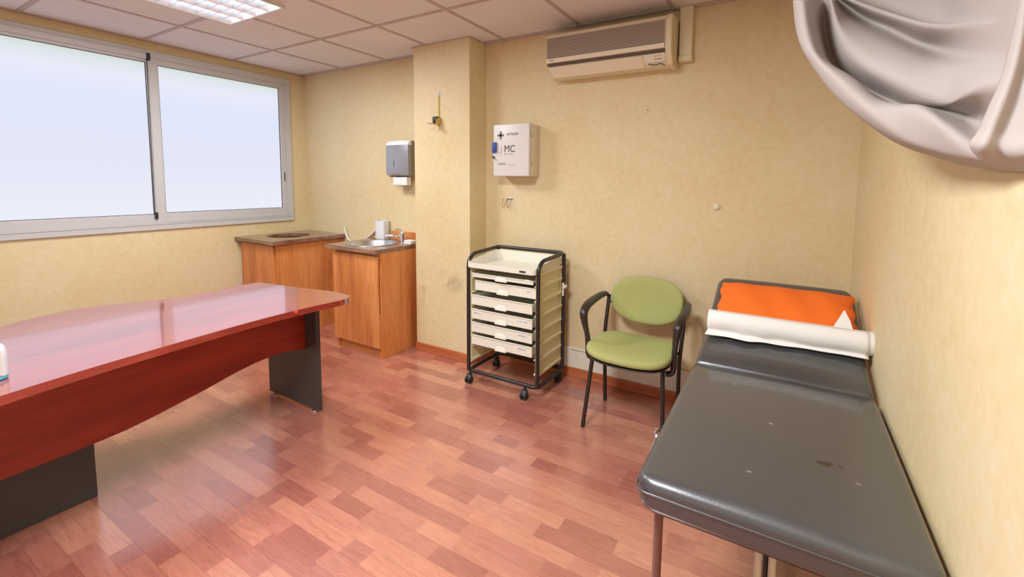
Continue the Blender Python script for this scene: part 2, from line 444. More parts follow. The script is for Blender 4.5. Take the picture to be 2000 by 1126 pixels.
# baseboards
def baseboard(name, x0, x1, y0, y1):
    bm = NB(); box(bm, x0, x1, y0, y1, 0, .068, .004, 2); struct(name, bm, M['base'])
baseboard('baseboard_back', CX1 + .012, XR - .002, -.012, -.0005)
baseboard('baseboard_column', CX0 - .0, CX1 + .012, CY - .012, CY - .0005)
baseboard('baseboard_column_side', CX1 + .0005, CX1 + .012, CY, -.0005)
baseboard('baseboard_left', .0005, .012, YF, -.70)
baseboard('baseboard_right', XR - .012, XR - .0005, YF, -.014)
baseboard('baseboard_recess', .60, 1.09, -.012, -.0005)
# low painted board above the skirting (right half of the back wall)
bm = NB(); box(bm, 2.62, XR - .002, -.010, -.0005, .0685, .215, .003, 2); box(bm, 3.0, XR - .002, -.020, -.0005, .200, .216, .004, 2)
struct('trim_1', bm, M['dado'])

# ------------------------------------------------------------------ window
win = bpy.data.objects.new('window_1', None); COL.objects.link(win); win['kind'] = 'structure'
win.location = (0, 0, 0)
fo = NB()
y0, y1, z0, z1 = -2.385, -.148, .957, 2.315
t = .052
box(fo, -.09, .018, y0, y1, z0, z0 + t, .003); box(fo, -.09, .018, y0, y1, z1 - t, z1, .003)
box(fo, -.09, .018, y0, y0 + t, z0 + t, z1 - t, .003); box(fo, -.09, .018, y1 - t, y1, z0 + t, z1 - t, .003)
box(fo, -.02, .022, y0 + .0, y1 - .0, z0 + t - .012, z0 + t, .002)
link('window_frame', fo, M['alu'], win)
def sash(y0, y1, z0, z1, px0, px1, xs, name='sash'):
    b = NB(); xa, xb = xs
    box(b, xa, xb, y0, y1, z0, px0[1], .002); box(b, xa, xb, y0, y1, px1[1], z1, .002)
    box(b, xa, xb, y0, px0[0], px0[1], px1[1], .002); box(b, xa, xb, px1[0], y1, px0[1], px1[1], .002)
    s = link(name, b, M['alu'], win)
    g = NB(); e = .004
    ya, yb, za, zb = px0[0], px1[0], px0[1], px1[1]
    xm = xb - .008
    box(g, xm - .004, xm, ya, yb, za, za + e); box(g, xm - .004, xm, ya, yb, zb - e, zb)
    box(g, xm - .004, xm, ya, ya + e, za, zb); box(g, xm - .004, xm, yb - e, yb, za, zb)
    link('gasket', g, M['gasket'], s)
    link('pane', box(NB(), xm - .012, xm - .006, ya, yb, za, zb), M['pane'], s)
    return s
sash(-1.226, -.20, 1.009, 2.263, (-1.155, 1.085), (-.248, 2.218), (-.03, .008))
sash(-2.33, -1.165, 1.009, 2.263, (-2.262, 1.078), (-1.228, 2.225), (-.03, .014))
# roller cassette over the left leaf, its side rail and end caps
b = NB(); box(b, .014, .032, -2.33, -1.226, 2.245, 2.285, .004)
link('blind_cassette', b, M['alu'], win)
b = NB(); box(b, .013, .036, -1.226, -1.205, 2.236, 2.290, .003)
link('cassette_end_cap', b, M['gasket'], win)
b = NB(); tube(b, [(.026, -1.213, 2.24), (.026, -1.2195, 1.09)], .0035, 8); 
link('blind_guide_rod', b, M['alu'], win)
b = NB(); tube(b, [(.022, -1.2235, 2.24), (.022, -1.2300, 1.09)], .0022, 6)
link('guide_seal', b, M['gasket'], win)
b = NB(); box(b, .016, .034, -1.233, -1.213, 1.045, 1.095, .004)
link('guide_foot', b, M['gasket'], win)
b = NB(); box(b, .006, .013, -.232, -.217, 1.33, 1.44, .003)
l = link('latch', b, M['alu'], win)
b = NB(); box(b, .0125, .0145, -.229, -.220, 1.345, 1.425, .001)
link('latch_grip', b, M['gasket'], l)

# ------------------------------------------------------------------ ceiling lamps
def ceiling_lamp(name, label, x0, y0, w, ln, z, tubes=True):
    t = thing(name, label, 'ceiling light', (x0 + w / 2, y0 + ln / 2, z), 0, 'fluorescent ceiling lights')
    hw, hl = w / 2, ln / 2; hh = H + .085 - z
    b = NB()
    # housing: top pan + four sides
    box(b, -hw, hw, -hl, hl, hh - .004, hh)
    box(b, -hw, -hw + .012, -hl, hl, 0, hh - .004, .001); box(b, hw - .012, hw, -hl, hl, 0, hh - .004, .001)
    box(b, -hw + .012, hw - .012, -hl, -hl + .012, 0, hh - .004, .001); box(b, -hw + .012, hw - .012, hl - .012, hl, 0, hh - .004, .001)
    link('housing', b, M['lampframe'], t)
    # trim flange lying under the ceiling tiles
    b = NB()
    for (p, q, r_, u) in ((-hw, hw, -hl, -hl + .010), (-hw, hw, hl - .010, hl), (-hw, -hw + .010, -hl + .010, hl - .010), (hw - .010, hw, -hl + .010, hl - .010)): box(b, p, q, r_, u, -.002, .0005, .0008, 1)
    link('trim_frame', b, M['lampframe'], t)
    iw, il = hw - .012, hl - .012
    b = NB(); n = 4; pitch = 2 * iw / n
    for k in range(0, n + 1):
        x = -iw + pitch * k; l_, r_ = (.046 if k > 0 else .0), (.046 if k < n else .0)
        loft(b, [[(x - l_, yy, .046), (x + r_, yy, .046), (x + (.0015 if k < n else 0), yy, .003), (x - (.0015 if k > 0 else 0), yy, .003)] for yy in (-il, il)])
    link('louvre_reflector', b, M['reflector'], t)
    b = NB(); nl = 9
    for k in range(1, nl):
        y = -il + 2 * il * k / nl
        loft(b, [[(-iw, y - .004, .038), (-iw, y + .004, .038), (-iw, y + .001, .004), (-iw, y - .001, .004)], [(iw, y - .004, .038), (iw, y + .004, .038), (iw, y + .001, .004), (iw, y - .001, .004)]])
    link('louvre', b, M['louvre'], t)
    for k in range(4):
        b = NB(); x = -iw + 2 * iw * (k + .5) / 4
        tube(b, [(x, -il + .01, .062), (x, il - .01, .062)], .013, 12)
        link('fluorescent_tube', b, M['tube'], t, smooth=True)
    return t
ceiling_lamp('ceiling_lamp', 'bright square fluorescent ceiling light with a mirrored louvre near the window', *LAMPS[0], LZ)
ceiling_lamp('ceiling_lamp', 'louvred square fluorescent ceiling light on the side of the couch and curtain', *LAMPS[1], LZ)

# ------------------------------------------------------------------ desk
DZ = .708
desk = thing('office_desk', 'large mahogany-red office desk with wavy edge and dark grey end panels', 'desk', (1.75, -2.0, 0))
def L3(p): return (p[0] - 1.75, p[1] + 2.0) + tuple(p[2:])
right = [(2.262, -2.45), (2.232, -2.32), (2.205, -2.17), (2.186, -2.02), (2.166, -1.84), (2.148, -1.62), (2.150, -1.42), (2.165, -1.27)]
corner_r = [(2.172, -1.19), (2.165, -1.145), (2.140, -1.115), (2.09, -1.103)]
far = [(1.93, -1.105), (1.71, -1.150), (1.50, -1.178)]
corner_l = [(1.40, -1.195), (1.352, -1.215), (1.340, -1.255)]
left = [(1.375, -1.36), (1.392, -1.50), (1.345, -1.70), (1.255, -1.86), (1.215, -1.97), (1.228, -2.06), (1.262, -2.15), (1.31, -2.24), (1.35, -2.34), (1.37, -2.45), (1.37, -2.62), (1.34, -2.72)]
near = [(1.36, -2.76), (1.42, -2.79), (1.75, -2.80), (2.15, -2.82), (2.22, -2.80), (2.27, -2.75), (2.28, -2.6)]
ol = [Vector((*p, 0)) for p in right + corner_r + far + corner_l + left + near]
sm = []
nn = len(ol)
for i in range(nn):
    p0, p1, p2, p3 = ol[i - 1], ol[i], ol[(i + 1) % nn], ol[(i + 2) % nn]
    for k in range(4):
        q = k / 4
        v = .5 * ((2 * p1) + (-p0 + p2) * q + (2 * p0 - 5 * p1 + 4 * p2 - p3) * q * q + (-p0 + 3 * p1 - 3 * p2 + p3) * q ** 3)
        sm.append(L3((v.x, v.y)))
link('desk_top', prism(NB(), sm, DZ - .030, DZ, .0035), M['desk'], desk, smooth='auto')
b = NB(); xp = 1.85
bot = [(-1.205, .372), (-1.30, .392), (-1.38, .398), (-1.48, .390), (-1.58, .372), (-1.71, .340), (-1.82, .318), (-1.91, .300), (-2.0, .286), (-2.08, .280), (-2.2, .276), (-2.4, .272), (-2.73, .27)]
pts = [(y, z) for y, z in bot] + [(-2.73, DZ - .031), (-1.205, DZ - .031)]
v0 = [b.verts.new(L3((xp - .018, y, z))) for y, z in pts]; v1 = [b.verts.new(L3((xp, y, z))) for y, z in pts]
b.faces.new(v0); b.faces.new(list(reversed(v1)))
for k in range(len(pts)): b.faces.new((v0[k], v0[(k + 1) % len(pts)], v1[(k + 1) % len(pts)], v1[k]))
link('modesty_panel', b, M['deskred'], desk)
for yy in (-1.19, -2.745):
    b = NB(); box(b, 1.448 - 1.75, 1.948 - 1.75, yy - .012 + 2, yy + .014 + 2, .018, DZ - .031, .002)
    lg = link('leg', b, M['darkgrey'], desk)
    for xx in (1.50, 1.895):
        b = NB(); lathe(b, [(.012, 0), (.014, .003), (.014, .010), (.006, .012), (.006, .019)], (xx - 1.75, yy + 2, 0), 14, caps=True)
        link('levelling_foot', b, M['chrome'], lg, smooth='auto')
b = NB(); box(b, 2.152 - 1.75, 2.162 - 1.75, -1.442 + 2, -1.430 + 2, DZ - .014, DZ + .0006, .002)
ch = link('edge_chip', b, M['edge_red'], desk); ch['label'] = 'bright red chip in the desk edge'
# drawer pedestal
ped = thing('drawer_pedestal', 'dark grey drawer pedestal standing under the near end of the red desk', 'drawer unit', (1.55, -2.36, 0))
b = NB(); box(b, -.24, .20, -.28, .285, .0, .555, .003); link('body', b, M['darkgrey'], ped)
for k in range(3):
    b = NB(); box(b, -.262, -.2405, -.275, .28, .03 + k * .175, .195 + k * .175, .003)
    d = link('drawer', b, M['darkgrey'], ped)
    b = NB(); tube(b, round_path([(-.262, -.06, .13 + k * .175), (-.285, -.06, .13 + k * .175), (-.285, .06, .13 + k * .175), (-.262, .06, .13 + k * .175)], .01), .004, 8)
    link('handle', b, M['chrome'], d, smooth=True)

# bottle on the desk
bt = thing('sanitiser_bottle', 'white plastic disinfectant bottle with blue base on the red desk', 'bottle', (2.062, -2.385, DZ), R(74))
def brings(prof, r0):
    out = []
    for (hx, hy, z) in prof:
        rr = min(hx, hy) * r0
        out.append([(x, y, z) for x, y in rrect(-hx, hx, -hy, hy, rr, 5)])
    return out
b = NB(); loft(b, brings([(.050, .026, .014), (.050, .026, .05), (.0505, .0265, .075), (.049, .026, .090), (.046, .0245, .105), (.040, .021, .113), (.026, .017, .118), (.014, .0135, .120), (.014, .0135, .128)], .8))
link('bottle_body', b, M['bottle'], bt, smooth='auto')
b = NB(); loft(b, brings([(.044, .022, 0.0005), (.049, .0255, .003), (.0502, .0262, .014)], .8)); link('blue_base', b, M['bottleblue'], bt, smooth='auto')
b = NB(); lathe(b, [(.017, .122), (.017, .150), (.014, .156), (.005, .157), (.005, .17)], n=20, caps=True); link('cap', b, M['bottleblue'], bt, smooth='auto')
b = NB(); box(b, -.040, .042, -.0275, -.0264, .018, .098, 0); lb = link('label_sticker', b, M['bottlelabel'], bt)
b = NB(); box(b, .000, .030, -.0282, -.0276, .084, .089); link('printed_stripe', b, M['ink'], lb)
b = NB(); box(b, .000, .036, -.0281, -.0276, .060, .080); link('grey_print_block', b, M['labelgrey'], lb)
b = NB()
for a, c in (((.012, .054), (.026, .044)), ((.026, .044), (.012, .034)), ((.012, .034), (-.002, .044)), ((-.002, .044), (.012, .054))):
    tube(b, [(a[0], -.0279, a[1]), (c[0], -.0279, c[1])], .0008, 6)
link('hazard_diamond', b, plain('red_ink', (.35, .05, .05), .6), lb)
b = NB(); box(b, .006, .018, -.0281, -.0276, .041, .046); link('hazard_mark', b, M['ink'], lb)

# ------------------------------------------------------------------ cabinets
def top_with_hole(bm, x0, x1, y0, y1, z0, z1, cx, cy, rx, ry, n=48):
    outer = []; inner = []
    for k in range(n):
        a = 2 * PI * k / n + PI / n; c, s = math.cos(a), math.sin(a)
        inner.append((cx + rx * c, cy + ry * s))
        ts = []
        if c > 1e-9: ts.append((x1 - cx) / c)
        if c < -1e-9: ts.append((x0 - cx) / c)
        if s > 1e-9: ts.append((y1 - cy) / s)
        if s < -1e-9: ts.append((y0 - cy) / s)
        q = min(ts); outer.append([cx + q * c, cy + q * s])
    for (X, Y) in ((x0, y0), (x1, y0), (x0, y1), (x1, y1)):
        j = min(range(n), key=lambda i: (outer[i][0] - X) ** 2 + (outer[i][1] - Y) ** 2); outer[j] = [X, Y]
    V = lambda P, z: [bm.verts.new((p[0], p[1], z)) for p in P]
    ot, it, ob, ib = V(outer, z1), V(inner, z1), V(outer, z0), V(inner, z0)
    for k in range(n):
        j = (k + 1) % n
        bm.faces.new((ot[k], ot[j], it[j], it[k])); bm.faces.new((ob[k], ib[k], ib[j], ob[j]))
        bm.faces.new((ot[k], ob[k], ob[j], ot[j])); bm.faces.new((it[k], it[j], ib[j], ib[k]))
    return bm
TZ = .845
# corner cabinet (no basin, open hole in its top)
cab = thing('washstand_cabinet', 'orange-brown wood cabinet in the corner under the window, empty round hole in its top', 'cabinet', (.30, -.33, 0))
b = NB(); box(b, -.262, .262, -.300, -.284, .0, TZ - .032, .001); box(b, .244, .262, -.283, .318, 0, TZ - .032, .001); box(b, -.262, -.244, -.283, .318, 0, TZ - .032, .001); box(b, -.243, .243, .300, .318, 0, TZ - .032); box(b, -.243, .243, -.283, .299, .07, .085)
link('carcass', b, M['cherry'], cab)
b = NB(); box(b, -.264, .230, -.318, -.301, .085, TZ - .044, .003); link('door', b, M['cherry'], cab)
b = NB(); top_with_hole(b, -.295, .296, -.352, .325, TZ - .030, TZ, -.02, -.03, .17, .17); link('worktop', b, M['worktop'], cab, smooth=False)
b = NB(); lathe(b, [(.004, 0), (.004, -.002), (.0025, -.003)], (.262, -.352, TZ - .014), 10, 'y', caps=True); link('screw_cap', b, M['creammetal'], cab)
# sink cabinet
sk = thing('sink_cabinet', 'orange wood sink cabinet with a steel basin beside the wall column', 'cabinet', (1.365, -.26, 0))
b = NB(); box(b, .252, .270, -.213, .255, 0, TZ - .032, .001); box(b, -.262, -.244, -.213, .255, 0, TZ - .032, .001); box(b, -.243, .251, .24, .255, 0, TZ - .032); box(b, -.243, .251, -.213, .239, .09, .105)
box(b, -.243, .251, -.213, -.197, TZ - .09, TZ - .034)
link('carcass', b, M['cherry'], sk)
b = NB(); box(b, -.242, .250, -.1965, -.180, 0, .088); link('plinth', b, M['cherry'], sk)
b = NB(); box(b, -.270, .252, -.232, -.2145, .082, TZ - .055, .003); box(b, .2525, .2585, -.2325, -.2145, .082, .34, .001)
link('door', b, M['cherry'], sk)
b = NB(); top_with_hole(b, -.325, .272, -.262, .258, TZ - .030, TZ, -.05, -.025, .185, .185); link('worktop', b, M['worktop'], sk)
b = NB(); box(b, -.13, .340, .236, .258, TZ + .001, TZ + .075, .002)
bs = link('backsplash', b, M['cherry'], sk)
b = NB(); lathe(b, [(.200, .001), (.200, .004), (.192, .0055), (.183, .004), (.178, -.004), (.165, -.045), (.130, -.085), (.07, -.105), (.022, -.11), (.020, -.113)], (-.05, -.025, TZ), 48)
bas = link('sink_basin', b, M['steel'], sk, smooth=True); m = bas.modifiers.new('thick', 'SOLIDIFY'); m.thickness = .0012; m.offset = -1
b = NB(); lathe(b, [(.0215, -.1095), (.020, -.107), (.012, -.108), (.001, -.1085)], (-.05, -.025, TZ), 20); link('drain', b, M['chrome'], bas, smooth=True)
b = NB(); tx, ty = .075, .175
lathe(b, [(.026, .001), (.026, .006), (.019, .010), (.018, .055), (.021, .060), (.021, .078), (.014, .088), (.003, .091)], (tx, ty, TZ), 24, caps=True)
tube(b, smooth_path([(tx, ty, TZ + .040), (tx - .035, ty - .045, TZ + .052), (tx - .075, ty - .085, TZ + .056), (tx - .088, ty - .098, TZ + .046)], 5), .011, 12, caps=True)
tp = link('tap', b, M['chrome'], sk, smooth='auto')
b = NB(); tube(b, smooth_path([(tx, ty, TZ + .088), (tx + .004, ty - .012, TZ + .100), (tx - .020, ty - .060, TZ + .112)], 5), .006, 10, r2=.009); link('lever', b, M['chrome'], tp, smooth='auto')
# things on the counter
cup = NB(); ring = []
for z, g in ((0, .94), (.006, .98), (.02, 1.0), (.155, 1.02), (.160, 1.03)):
    ring.append([(x * g, y * g, z) for x, y in rrect(-.054, .054, -.038, .038, .018, 6)])
for z, g in ((.160, .97), (.02, .94), (.008, .92)):
    ring.append([(x * g, y * g, z) for x, y in rrect(-.054, .054, -.038, .038, .018, 6)])
loft(cup, ring)
o = link('plastic_container', cup, M['cuppl'], None, smooth='auto'); o.location = (1.158, -.050, TZ + .0006)
tag(o, 'frosted white plastic container standing behind the steel basin', 'container')
for i, (x, y, z, rz, lab) in enumerate(((1.585, -.145, TZ + .0005, .15, 'lower of the two small white soap packets by the column'), (1.59, -.14, TZ + .0165, -.05, 'upper white soap packet lying on the other by the column'))):
    b = NB(); box(b, -.040, .040, -.028, .028, 0, .015, .005, 3)
    o = link('soap_packet', b, M['paper'], None, smooth='auto'); o.location = (x, y, z); o.rotation_euler = (0, 0, rz)
    tag(o, lab, 'soap packet', 'soap packets on the sink counter')
b = NB(); tube(b, smooth_path([(.598, -.016, .915), (.622, -.018, .85), (.66, -.019, .795), (.76, -.019, .775), (.88, -.019, .815), (.97, -.018, .865), (1.04, -.016, .92), (1.06, -.010, .935)], 6), .012, 12)
tag(link('waste_hose', b, M['hose'], None, smooth=True), 'white waste hose sagging along the wall between the two cabinets', 'hose')

# ------------------------------------------------------------------ towel dispenser
dp = thing('towel_dispenser', 'silver grey paper towel dispenser on the wall left of the column', 'dispenser', (1.43, -.001, 1.39))
b = NB()
def arc_front(x0, x1, y, bulge, n=10): return [(x0 + (x1 - x0) * k / n, y - bulge * math.sin(PI * k / n)) for k in range(n + 1)]
rings = []
for z, g, yy in ((.012, .97, -.112), (.03, 1, -.118), (.26, 1, -.118), (.287, 1, -.105), (.30, .98, -.085)):
    fr = arc_front(-.128 * g, .128 * g, yy, .016)
    rings.append([(x, y, z) for x, y in fr] + [(.128 * g, -.088 + (0 if z < .29 else .02), z), (-.128 * g, -.088 + (0 if z < .29 else .02), z)])
loft(b, rings); link('front_cover', b, M['dispenser'], dp, smooth='auto')
b = NB()
rings = []
for z, g, yy in ((.262, 1.004, -.1185), (.289, 1.004, -.1055), (.303, .985, -.084)):
    fr = arc_front(-.128 * g, .128 * g, yy, .016)
    rings.append([(x, y, z) for x, y in fr] + [(.128 * g, -.08, z), (-.128 * g, -.08, z)])
loft(b, rings); link('highlight_cap', b, M['disphighlight'], dp, smooth='auto')
b = NB(); box(b, -.127, .127, -.0875, 0, .0, .298, .006); link('back_box', b, M['dispdark'], dp)
b = NB(); box(b, -.022, -.016, -.1355, -.130, .085, .14, .001); link('sight_slot', b, M['acdark'], dp)
b = NB(); pts = [(.052 * math.cos(PI * k / 12), .013 + .016 * math.sin(PI * k / 12)) for k in range(13)]
loft(b, [[(x, -.1305 - .004 * (1 - (x / .052) ** 2), z) for x, z in pts], [(x, -.1215, z) for x, z in pts]]); link('finger_notch', b, M['dispdark'], dp)
b = NB(); box(b, -.014, .004, -.118, -.1155, .281, .289); link('emblem', b, M['ink'], dp)
b = NB(); box(b, -.060, .100, -.110, -.060, -.068, -.0002, .004, 2); 
tag(link('paper_towels', b, M['paper'], None), 'white folded paper towel hanging out of the grey dispenser', 'paper towel')
bpy.data.objects['paper_towels'].location = (1.43, -.001, 1.39)

# ------------------------------------------------------------------ height gauge on the column
tg = thing('height_gauge', 'yellow wall-mounted height gauge with black tape housing on the column', 'height gauge', (1.966, CY - .0005, 1.78))
b = NB(); box(b, -.011, .011, -.006, 0, .205, .245, .002); link('wall_bracket', b, M['cabinetwhite'], tg)
b = NB(); lathe(b, [(.004, 0), (.004, -.003)], (0, -.006, .227), 12, 'y', caps=True); link('screw', b, M['ink'], tg)
b = NB(); loft(b, [[(-.008, -.004, z), (-.004, -.008, z), (.004, -.008, z), (.008, -.004, z), (.004, -.003, z), (-.004, -.003, z)] for z in (.05, .215)]); link('tape_strip', b, M['tapeyellow'], tg)
b = NB(); box(b, -.030, .016, -.044, -.010, .008, .058, .010, 3); link('tape_housing', b, M['rubber'], tg, smooth='auto')
b = NB(); loft(b, [[(x, y, z) for (y, z) in ((-.004, -.002), (-.05, -.002), (-.052, .018), (-.042, .038), (-.022, .050), (-.004, .052))] for x in (.0165, .021)]); link('side_plate', b, M['brass'], tg)
b = NB(); tube(b, [(-.002, -.01, 0), (-.002, -.095, -.001)], .014, 12, r2=.0035); 
arm = link('head_arm', b, M['brass'], tg, smooth='auto')
b = NB(); box(b, -.012, .008, -.135, -.096, -.004, .003, .002); link('arm_tip', b, M['cabinetwhite'], arm)
b = NB(); tube(b, smooth_path([(.004, -.006, 0), (.008, -.008, -.02), (.004, -.010, -.038), (-.002, -.016, -.040)], 4), .0025, 8); link('hook', b, M['brass'], tg, smooth=True)

# ------------------------------------------------------------------ first aid cabinet
fa = thing('first_aid_cabinet', 'white metal first aid wall cabinet with a blue catch and printed door', 'first aid cabinet', (2.5775, -.001, 1.40))
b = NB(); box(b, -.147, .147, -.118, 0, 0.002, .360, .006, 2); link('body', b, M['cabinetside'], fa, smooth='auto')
b = NB(); box(b, -.149, .148, -.146, -.119, 0, .362, .008, 3)
box(b, -.1535, -.149, -.1465, -.125, .095, .245, .002)
dr = link('door', b, M['cabinetwhite'], fa, smooth='auto')
b = NB(); box(b, -.150, -.116, -.163, -.1465, .165, .238, .005, 3); link('catch', b, M['blue'], dr, smooth='auto')
b = NB(); lathe(b, [(.008, 0), (.008, -.010), (.006, -.012)], (-.143, -.1465, .133), 14, 'y', caps=True)
tube(b, [(-.143, -.158, .135), (-.130, -.163, .122)], .004, 8, r2=.0015); link('key', b, M['rubber'], dr, smooth='auto')
b = NB(); tube(b, [(-.143, -.160, .133), (-.117, -.156, .112)], .006, 8, r2=.0015); link('key_tag', b, M['creammetal'], dr)
for z in (.08, .27):
    b = NB(); tube(b, [(.1495, -.116, z), (.1495, -.116, z + .028)], .003, 8); link('hinge', b, M['creammetal'], fa, smooth=True)
b = NB(); yy = -.1466
box(b, -.092, -.078, yy - .0006, yy, .258, .312); box(b, -.112, -.058, yy - .0006, yy, .278, .292)
link('cross_emblem', b, M['greyink'], dr)
b = NB(); text_into(b, 'BOTIQUÍN', .0235, (-.032, yy - .0003, .283), (1, 0, 0), (0, 0, 1), .0006, .83)
link('title_lettering', b, M['ink'], dr)
b = NB(); text_into(b, 'MC', .068, (-.056, yy - .0003, .168), (1, 0, 0), (0, 0, 1), .0006, .92)
link('initials_lettering', b, M['ink'], dr)
b = NB(); text_into(b, 'MUTUAL', .0125, (-.054, yy - .0003, .150), (1, 0, 0), (0, 0, 1), .0005, 1.0, 1.9)
link('small_lettering', b, M['greyink'], dr)
b = NB(); tube(b, [(-.092, yy, .160), (-.080, yy, .178), (-.077, yy, .210), (-.081, yy, .178), (-.080, yy, .146)], .0014, 6)
link('figure_emblem', b, M['goldink'], dr)
b = NB(); 
for (a, c, d, e) in ((-.103, -.040, .078, .0787), (-.103, -.040, .094, .0947), (-.103, -.1023, .078, .0947), (-.0407, -.040, .078, .0947), (-.112, -.1108, .076, .094)): box(b, a, c, yy - .0006, yy, d, e)
for k in range(9): box(b, -.098 + k * .006, -.0945 + k * .006, yy - .0006, yy, .083, .0895)
box(b, -.03, .045, yy - .0005, yy, .0775, .0795)
link('contact_print', b, M['greyink'], dr)
# wire hooks below
hk = thing('wire_holder', 'small wire holder screwed to the yellow wall under the first aid cabinet', 'holder', (2.468, -.001, 1.17))
b = NB(); box(b, -.016, .034, -.004, 0, .062, .074, .001); link('mount', b, M['steel'], hk)
for dx in (-.042, -.002):
    b = NB(); tube(b, smooth_path([(dx, -.004, .066), (dx + .004, -.03, .05), (dx + .014, -.045, .012), (dx + .024, -.046, .004), (dx + .030, -.044, .012), (dx + .028, -.004, .070)], 5), .0017, 8)
    link('wire_loop', b, M['redmetal'], hk, smooth=True)
b = NB(); lathe(b, [(.019, 0), (.019, -.004), (.015, -.012), (.009, -.015), (.001, -.0155)], (0, 0, 0), 24, 'y', caps=True)
o = link('wall_button', b, M['acstrip'], None, smooth='auto'); o.location = (3.917, -.0005, 1.231); tag(o, 'small round cream knob fixed alone on the yellow wall', 'wall button')
b = NB(); lathe(b, [(.004, 0), (.004, -.004), (.001, -.005)], (0, 0, 0), 10, 'y', caps=True)
o = link('wall_nail', b, M['redmetal'], None); o.location = (3.492, -.0003, 1.813); tag(o, 'tiny nail head in the yellow wall below the air conditioner', 'nail')

# ------------------------------------------------------------------ air conditioner
ac = thing('air_conditioner', 'old ivory wall-mounted air conditioner with a brown slatted grille under the ceiling', 'air conditioner', (3.275, -.001, 2.03))
HWA = .395
prof = [(0, .015), (-.06, .006), (-.115, .010), (-.155, .045), (-.172, .070), (-.172, .084), (-.192, .086), (-.196, .110), (-.196, .235), (-.188, .262), (-.165, .272), (0, .272)]
b = NB(); loft(b, [[(x, y, z) for (y, z) in prof] for x in (-HWA, HWA - .034)]); link('casing', b, M['acbody'], ac)
profe = [(0, .005), (-.10, -.002), (-.150, .008), (-.180, .045), (-.199, .075), (-.199, .240), (-.190, .266), (-.168, .276), (0, .276)]
b = NB(); loft(b, [[(x, y, z) for (y, z) in profe] for x in (HWA - .033, HWA)]); 
bmesh.ops.bevel(b, geom=[e for e in b.edges], offset=.003, segments=2, affect='EDGES'); link('end_cap', b, M['acbody'], ac)
b = NB(); box(b, -HWA + .006, HWA - .040, -.1985, -.1965, .116, .240); gr = link('grille', b, M['acdark'], ac)
for k in range(15):
    b = NB(); z = .118 + k * .0083; box(b, -HWA + .004, HWA - .038, -.203, -.1988, z, z + .0050, .001, 1); link('grille_slat', b, M['acgrille'], gr)
b = NB(); box(b, -HWA + .001, HWA - .036, -.205, -.1968, .086, .114, .003, 2); st = link('lower_strip', b, M['acstrip'], ac)
b = NB(); box(b, -HWA + .030, -HWA + .056, -.2058, -.2052, .098, .102); link('maker_mark', b, M['ink'], st)
b = NB(); box(b, -HWA + .004, HWA - .036, -.190, -.1725, .072, .0835); link('air_slot', b, M['acdark'], ac)
def on_slope(x0, x1, t0, t1, off, th):
    a = Vector((0, -.172, .070)); c = Vector((0, -.115, .010)); d = c - a; n = Vector((0, d.z, -d.y)).normalized()
    if n.y > 0: n = -n
    q = [a + d * t0, a + d * t1]; rr = []
    for x in (x0, x1):
        rr.append([(x, *(q[0] + n * off).yz), (x, *(q[1] + n * off).yz), (x, *(q[1] + n * (off + th)).yz), (x, *(q[0] + n * (off + th)).yz)])
    return rr
b = NB(); loft(b, on_slope(-HWA + .018, HWA - .170, .02, .95, .003, .003)); link('outlet_flap', b, M['acstrip'], ac)
b = NB(); loft(b, on_slope(HWA - .162, HWA - .040, .0, .62, .003, .004)); pn = link('control_panel', b, M['trolleywhite'], ac)
b = NB()
for k in range(3): loft(b, on_slope(HWA - .100 + k * .016, HWA - .094 + k * .016, .12, .2, .0075, .0004))
loft(b, on_slope(HWA - .104, HWA - .060, .36, .42, .0075, .0004)); link('panel_print', b, M['dispdark'], pn)
b = NB(); tube(b, smooth_path([(HWA - .14, -.145, .020), (HWA - .10, -.146, .012), (HWA - .07, -.146, .016), (HWA - .045, -.14, .006)], 4), .003, 8); link('louvre_lever', b, M['acdark'], ac)
dc = thing('cable_duct', 'ivory cable duct running down the wall right of the air conditioner', 'cable duct', (3.715, -.001, 2.07))
b = NB(); box(b, -.036, .036, -.048, 0, .030, .309, .003); link('duct_cover', b, M['duct'], dc)
b = NB(); box(b, -.040, .040, -.054, 0, 0, .034, .008, 3); link('duct_end_cap', b, M['duct'], dc)

# ------------------------------------------------------------------ medical trolley
tr = thing('medical_trolley', 'cream drawer trolley with black tube frame beside the column', 'trolley', (2.71, -.27, 0))
hx, hy = .268, .172
fr = NB(); rt = .0132
zb, zt = .088, .885
def rad_rect(z): 
    return [(x, y, z) for x, y in rrect(-hx, hx, -hy, hy, .045, 5)]
lp = rad_rect(zb); tube(fr, lp + [lp[0]], rt, 10, caps=False)
# top rail: U over the back and down in front
tube(fr, round_path([(-hx, -hy, zb), (-hx, -hy, zt - .05), (-hx, -hy + .05, zt - .008), (-hx, hy, zt + .004), (hx, hy, zt + .004), (hx, -hy + .05, zt - .008), (hx, -hy, zt - .05), (hx, -hy, zb)], .04, 6), rt, 10)
for sx in (-1, 1): tube(fr, [(sx * hx, hy, zb), (sx * hx, hy, zt)], rt, 10)
link('tube_frame', fr, M['blackmetal'], tr, smooth='auto')
for sx in (-1, 1):
    for sy in (-1, 1):
        cx, cy = {(-1, -1): (-.262, -.166), (1, -1): (.180, -.1715), (-1, 1): (-.262, .150), (1, 1): (.250, .160)}[(sx, sy)]
        b = NB(); tube(b, [(cx, cy, zb - .008), (cx, cy, .048)], .008, 8)
        tube(b, smooth_path([(cx - .001, cy + .0, .060), (cx + .004, cy - .016, .052), (cx + .004, cy - .030, .030)], 4), .020, 10, r2=.006)
        c = link('caster', b, M['rubber'], tr, smooth='auto')
        for q in (-.013, .013):
            b = NB(); lathe(b, [(.018, -.007), (.0235, -.006), (.0245, 0), (.0235, .006), (.018, .007)], (cx + q, cy - .012, .0246), 20, 'x', caps=True); link('wheel', b, M['rubber'], c, smooth='auto')
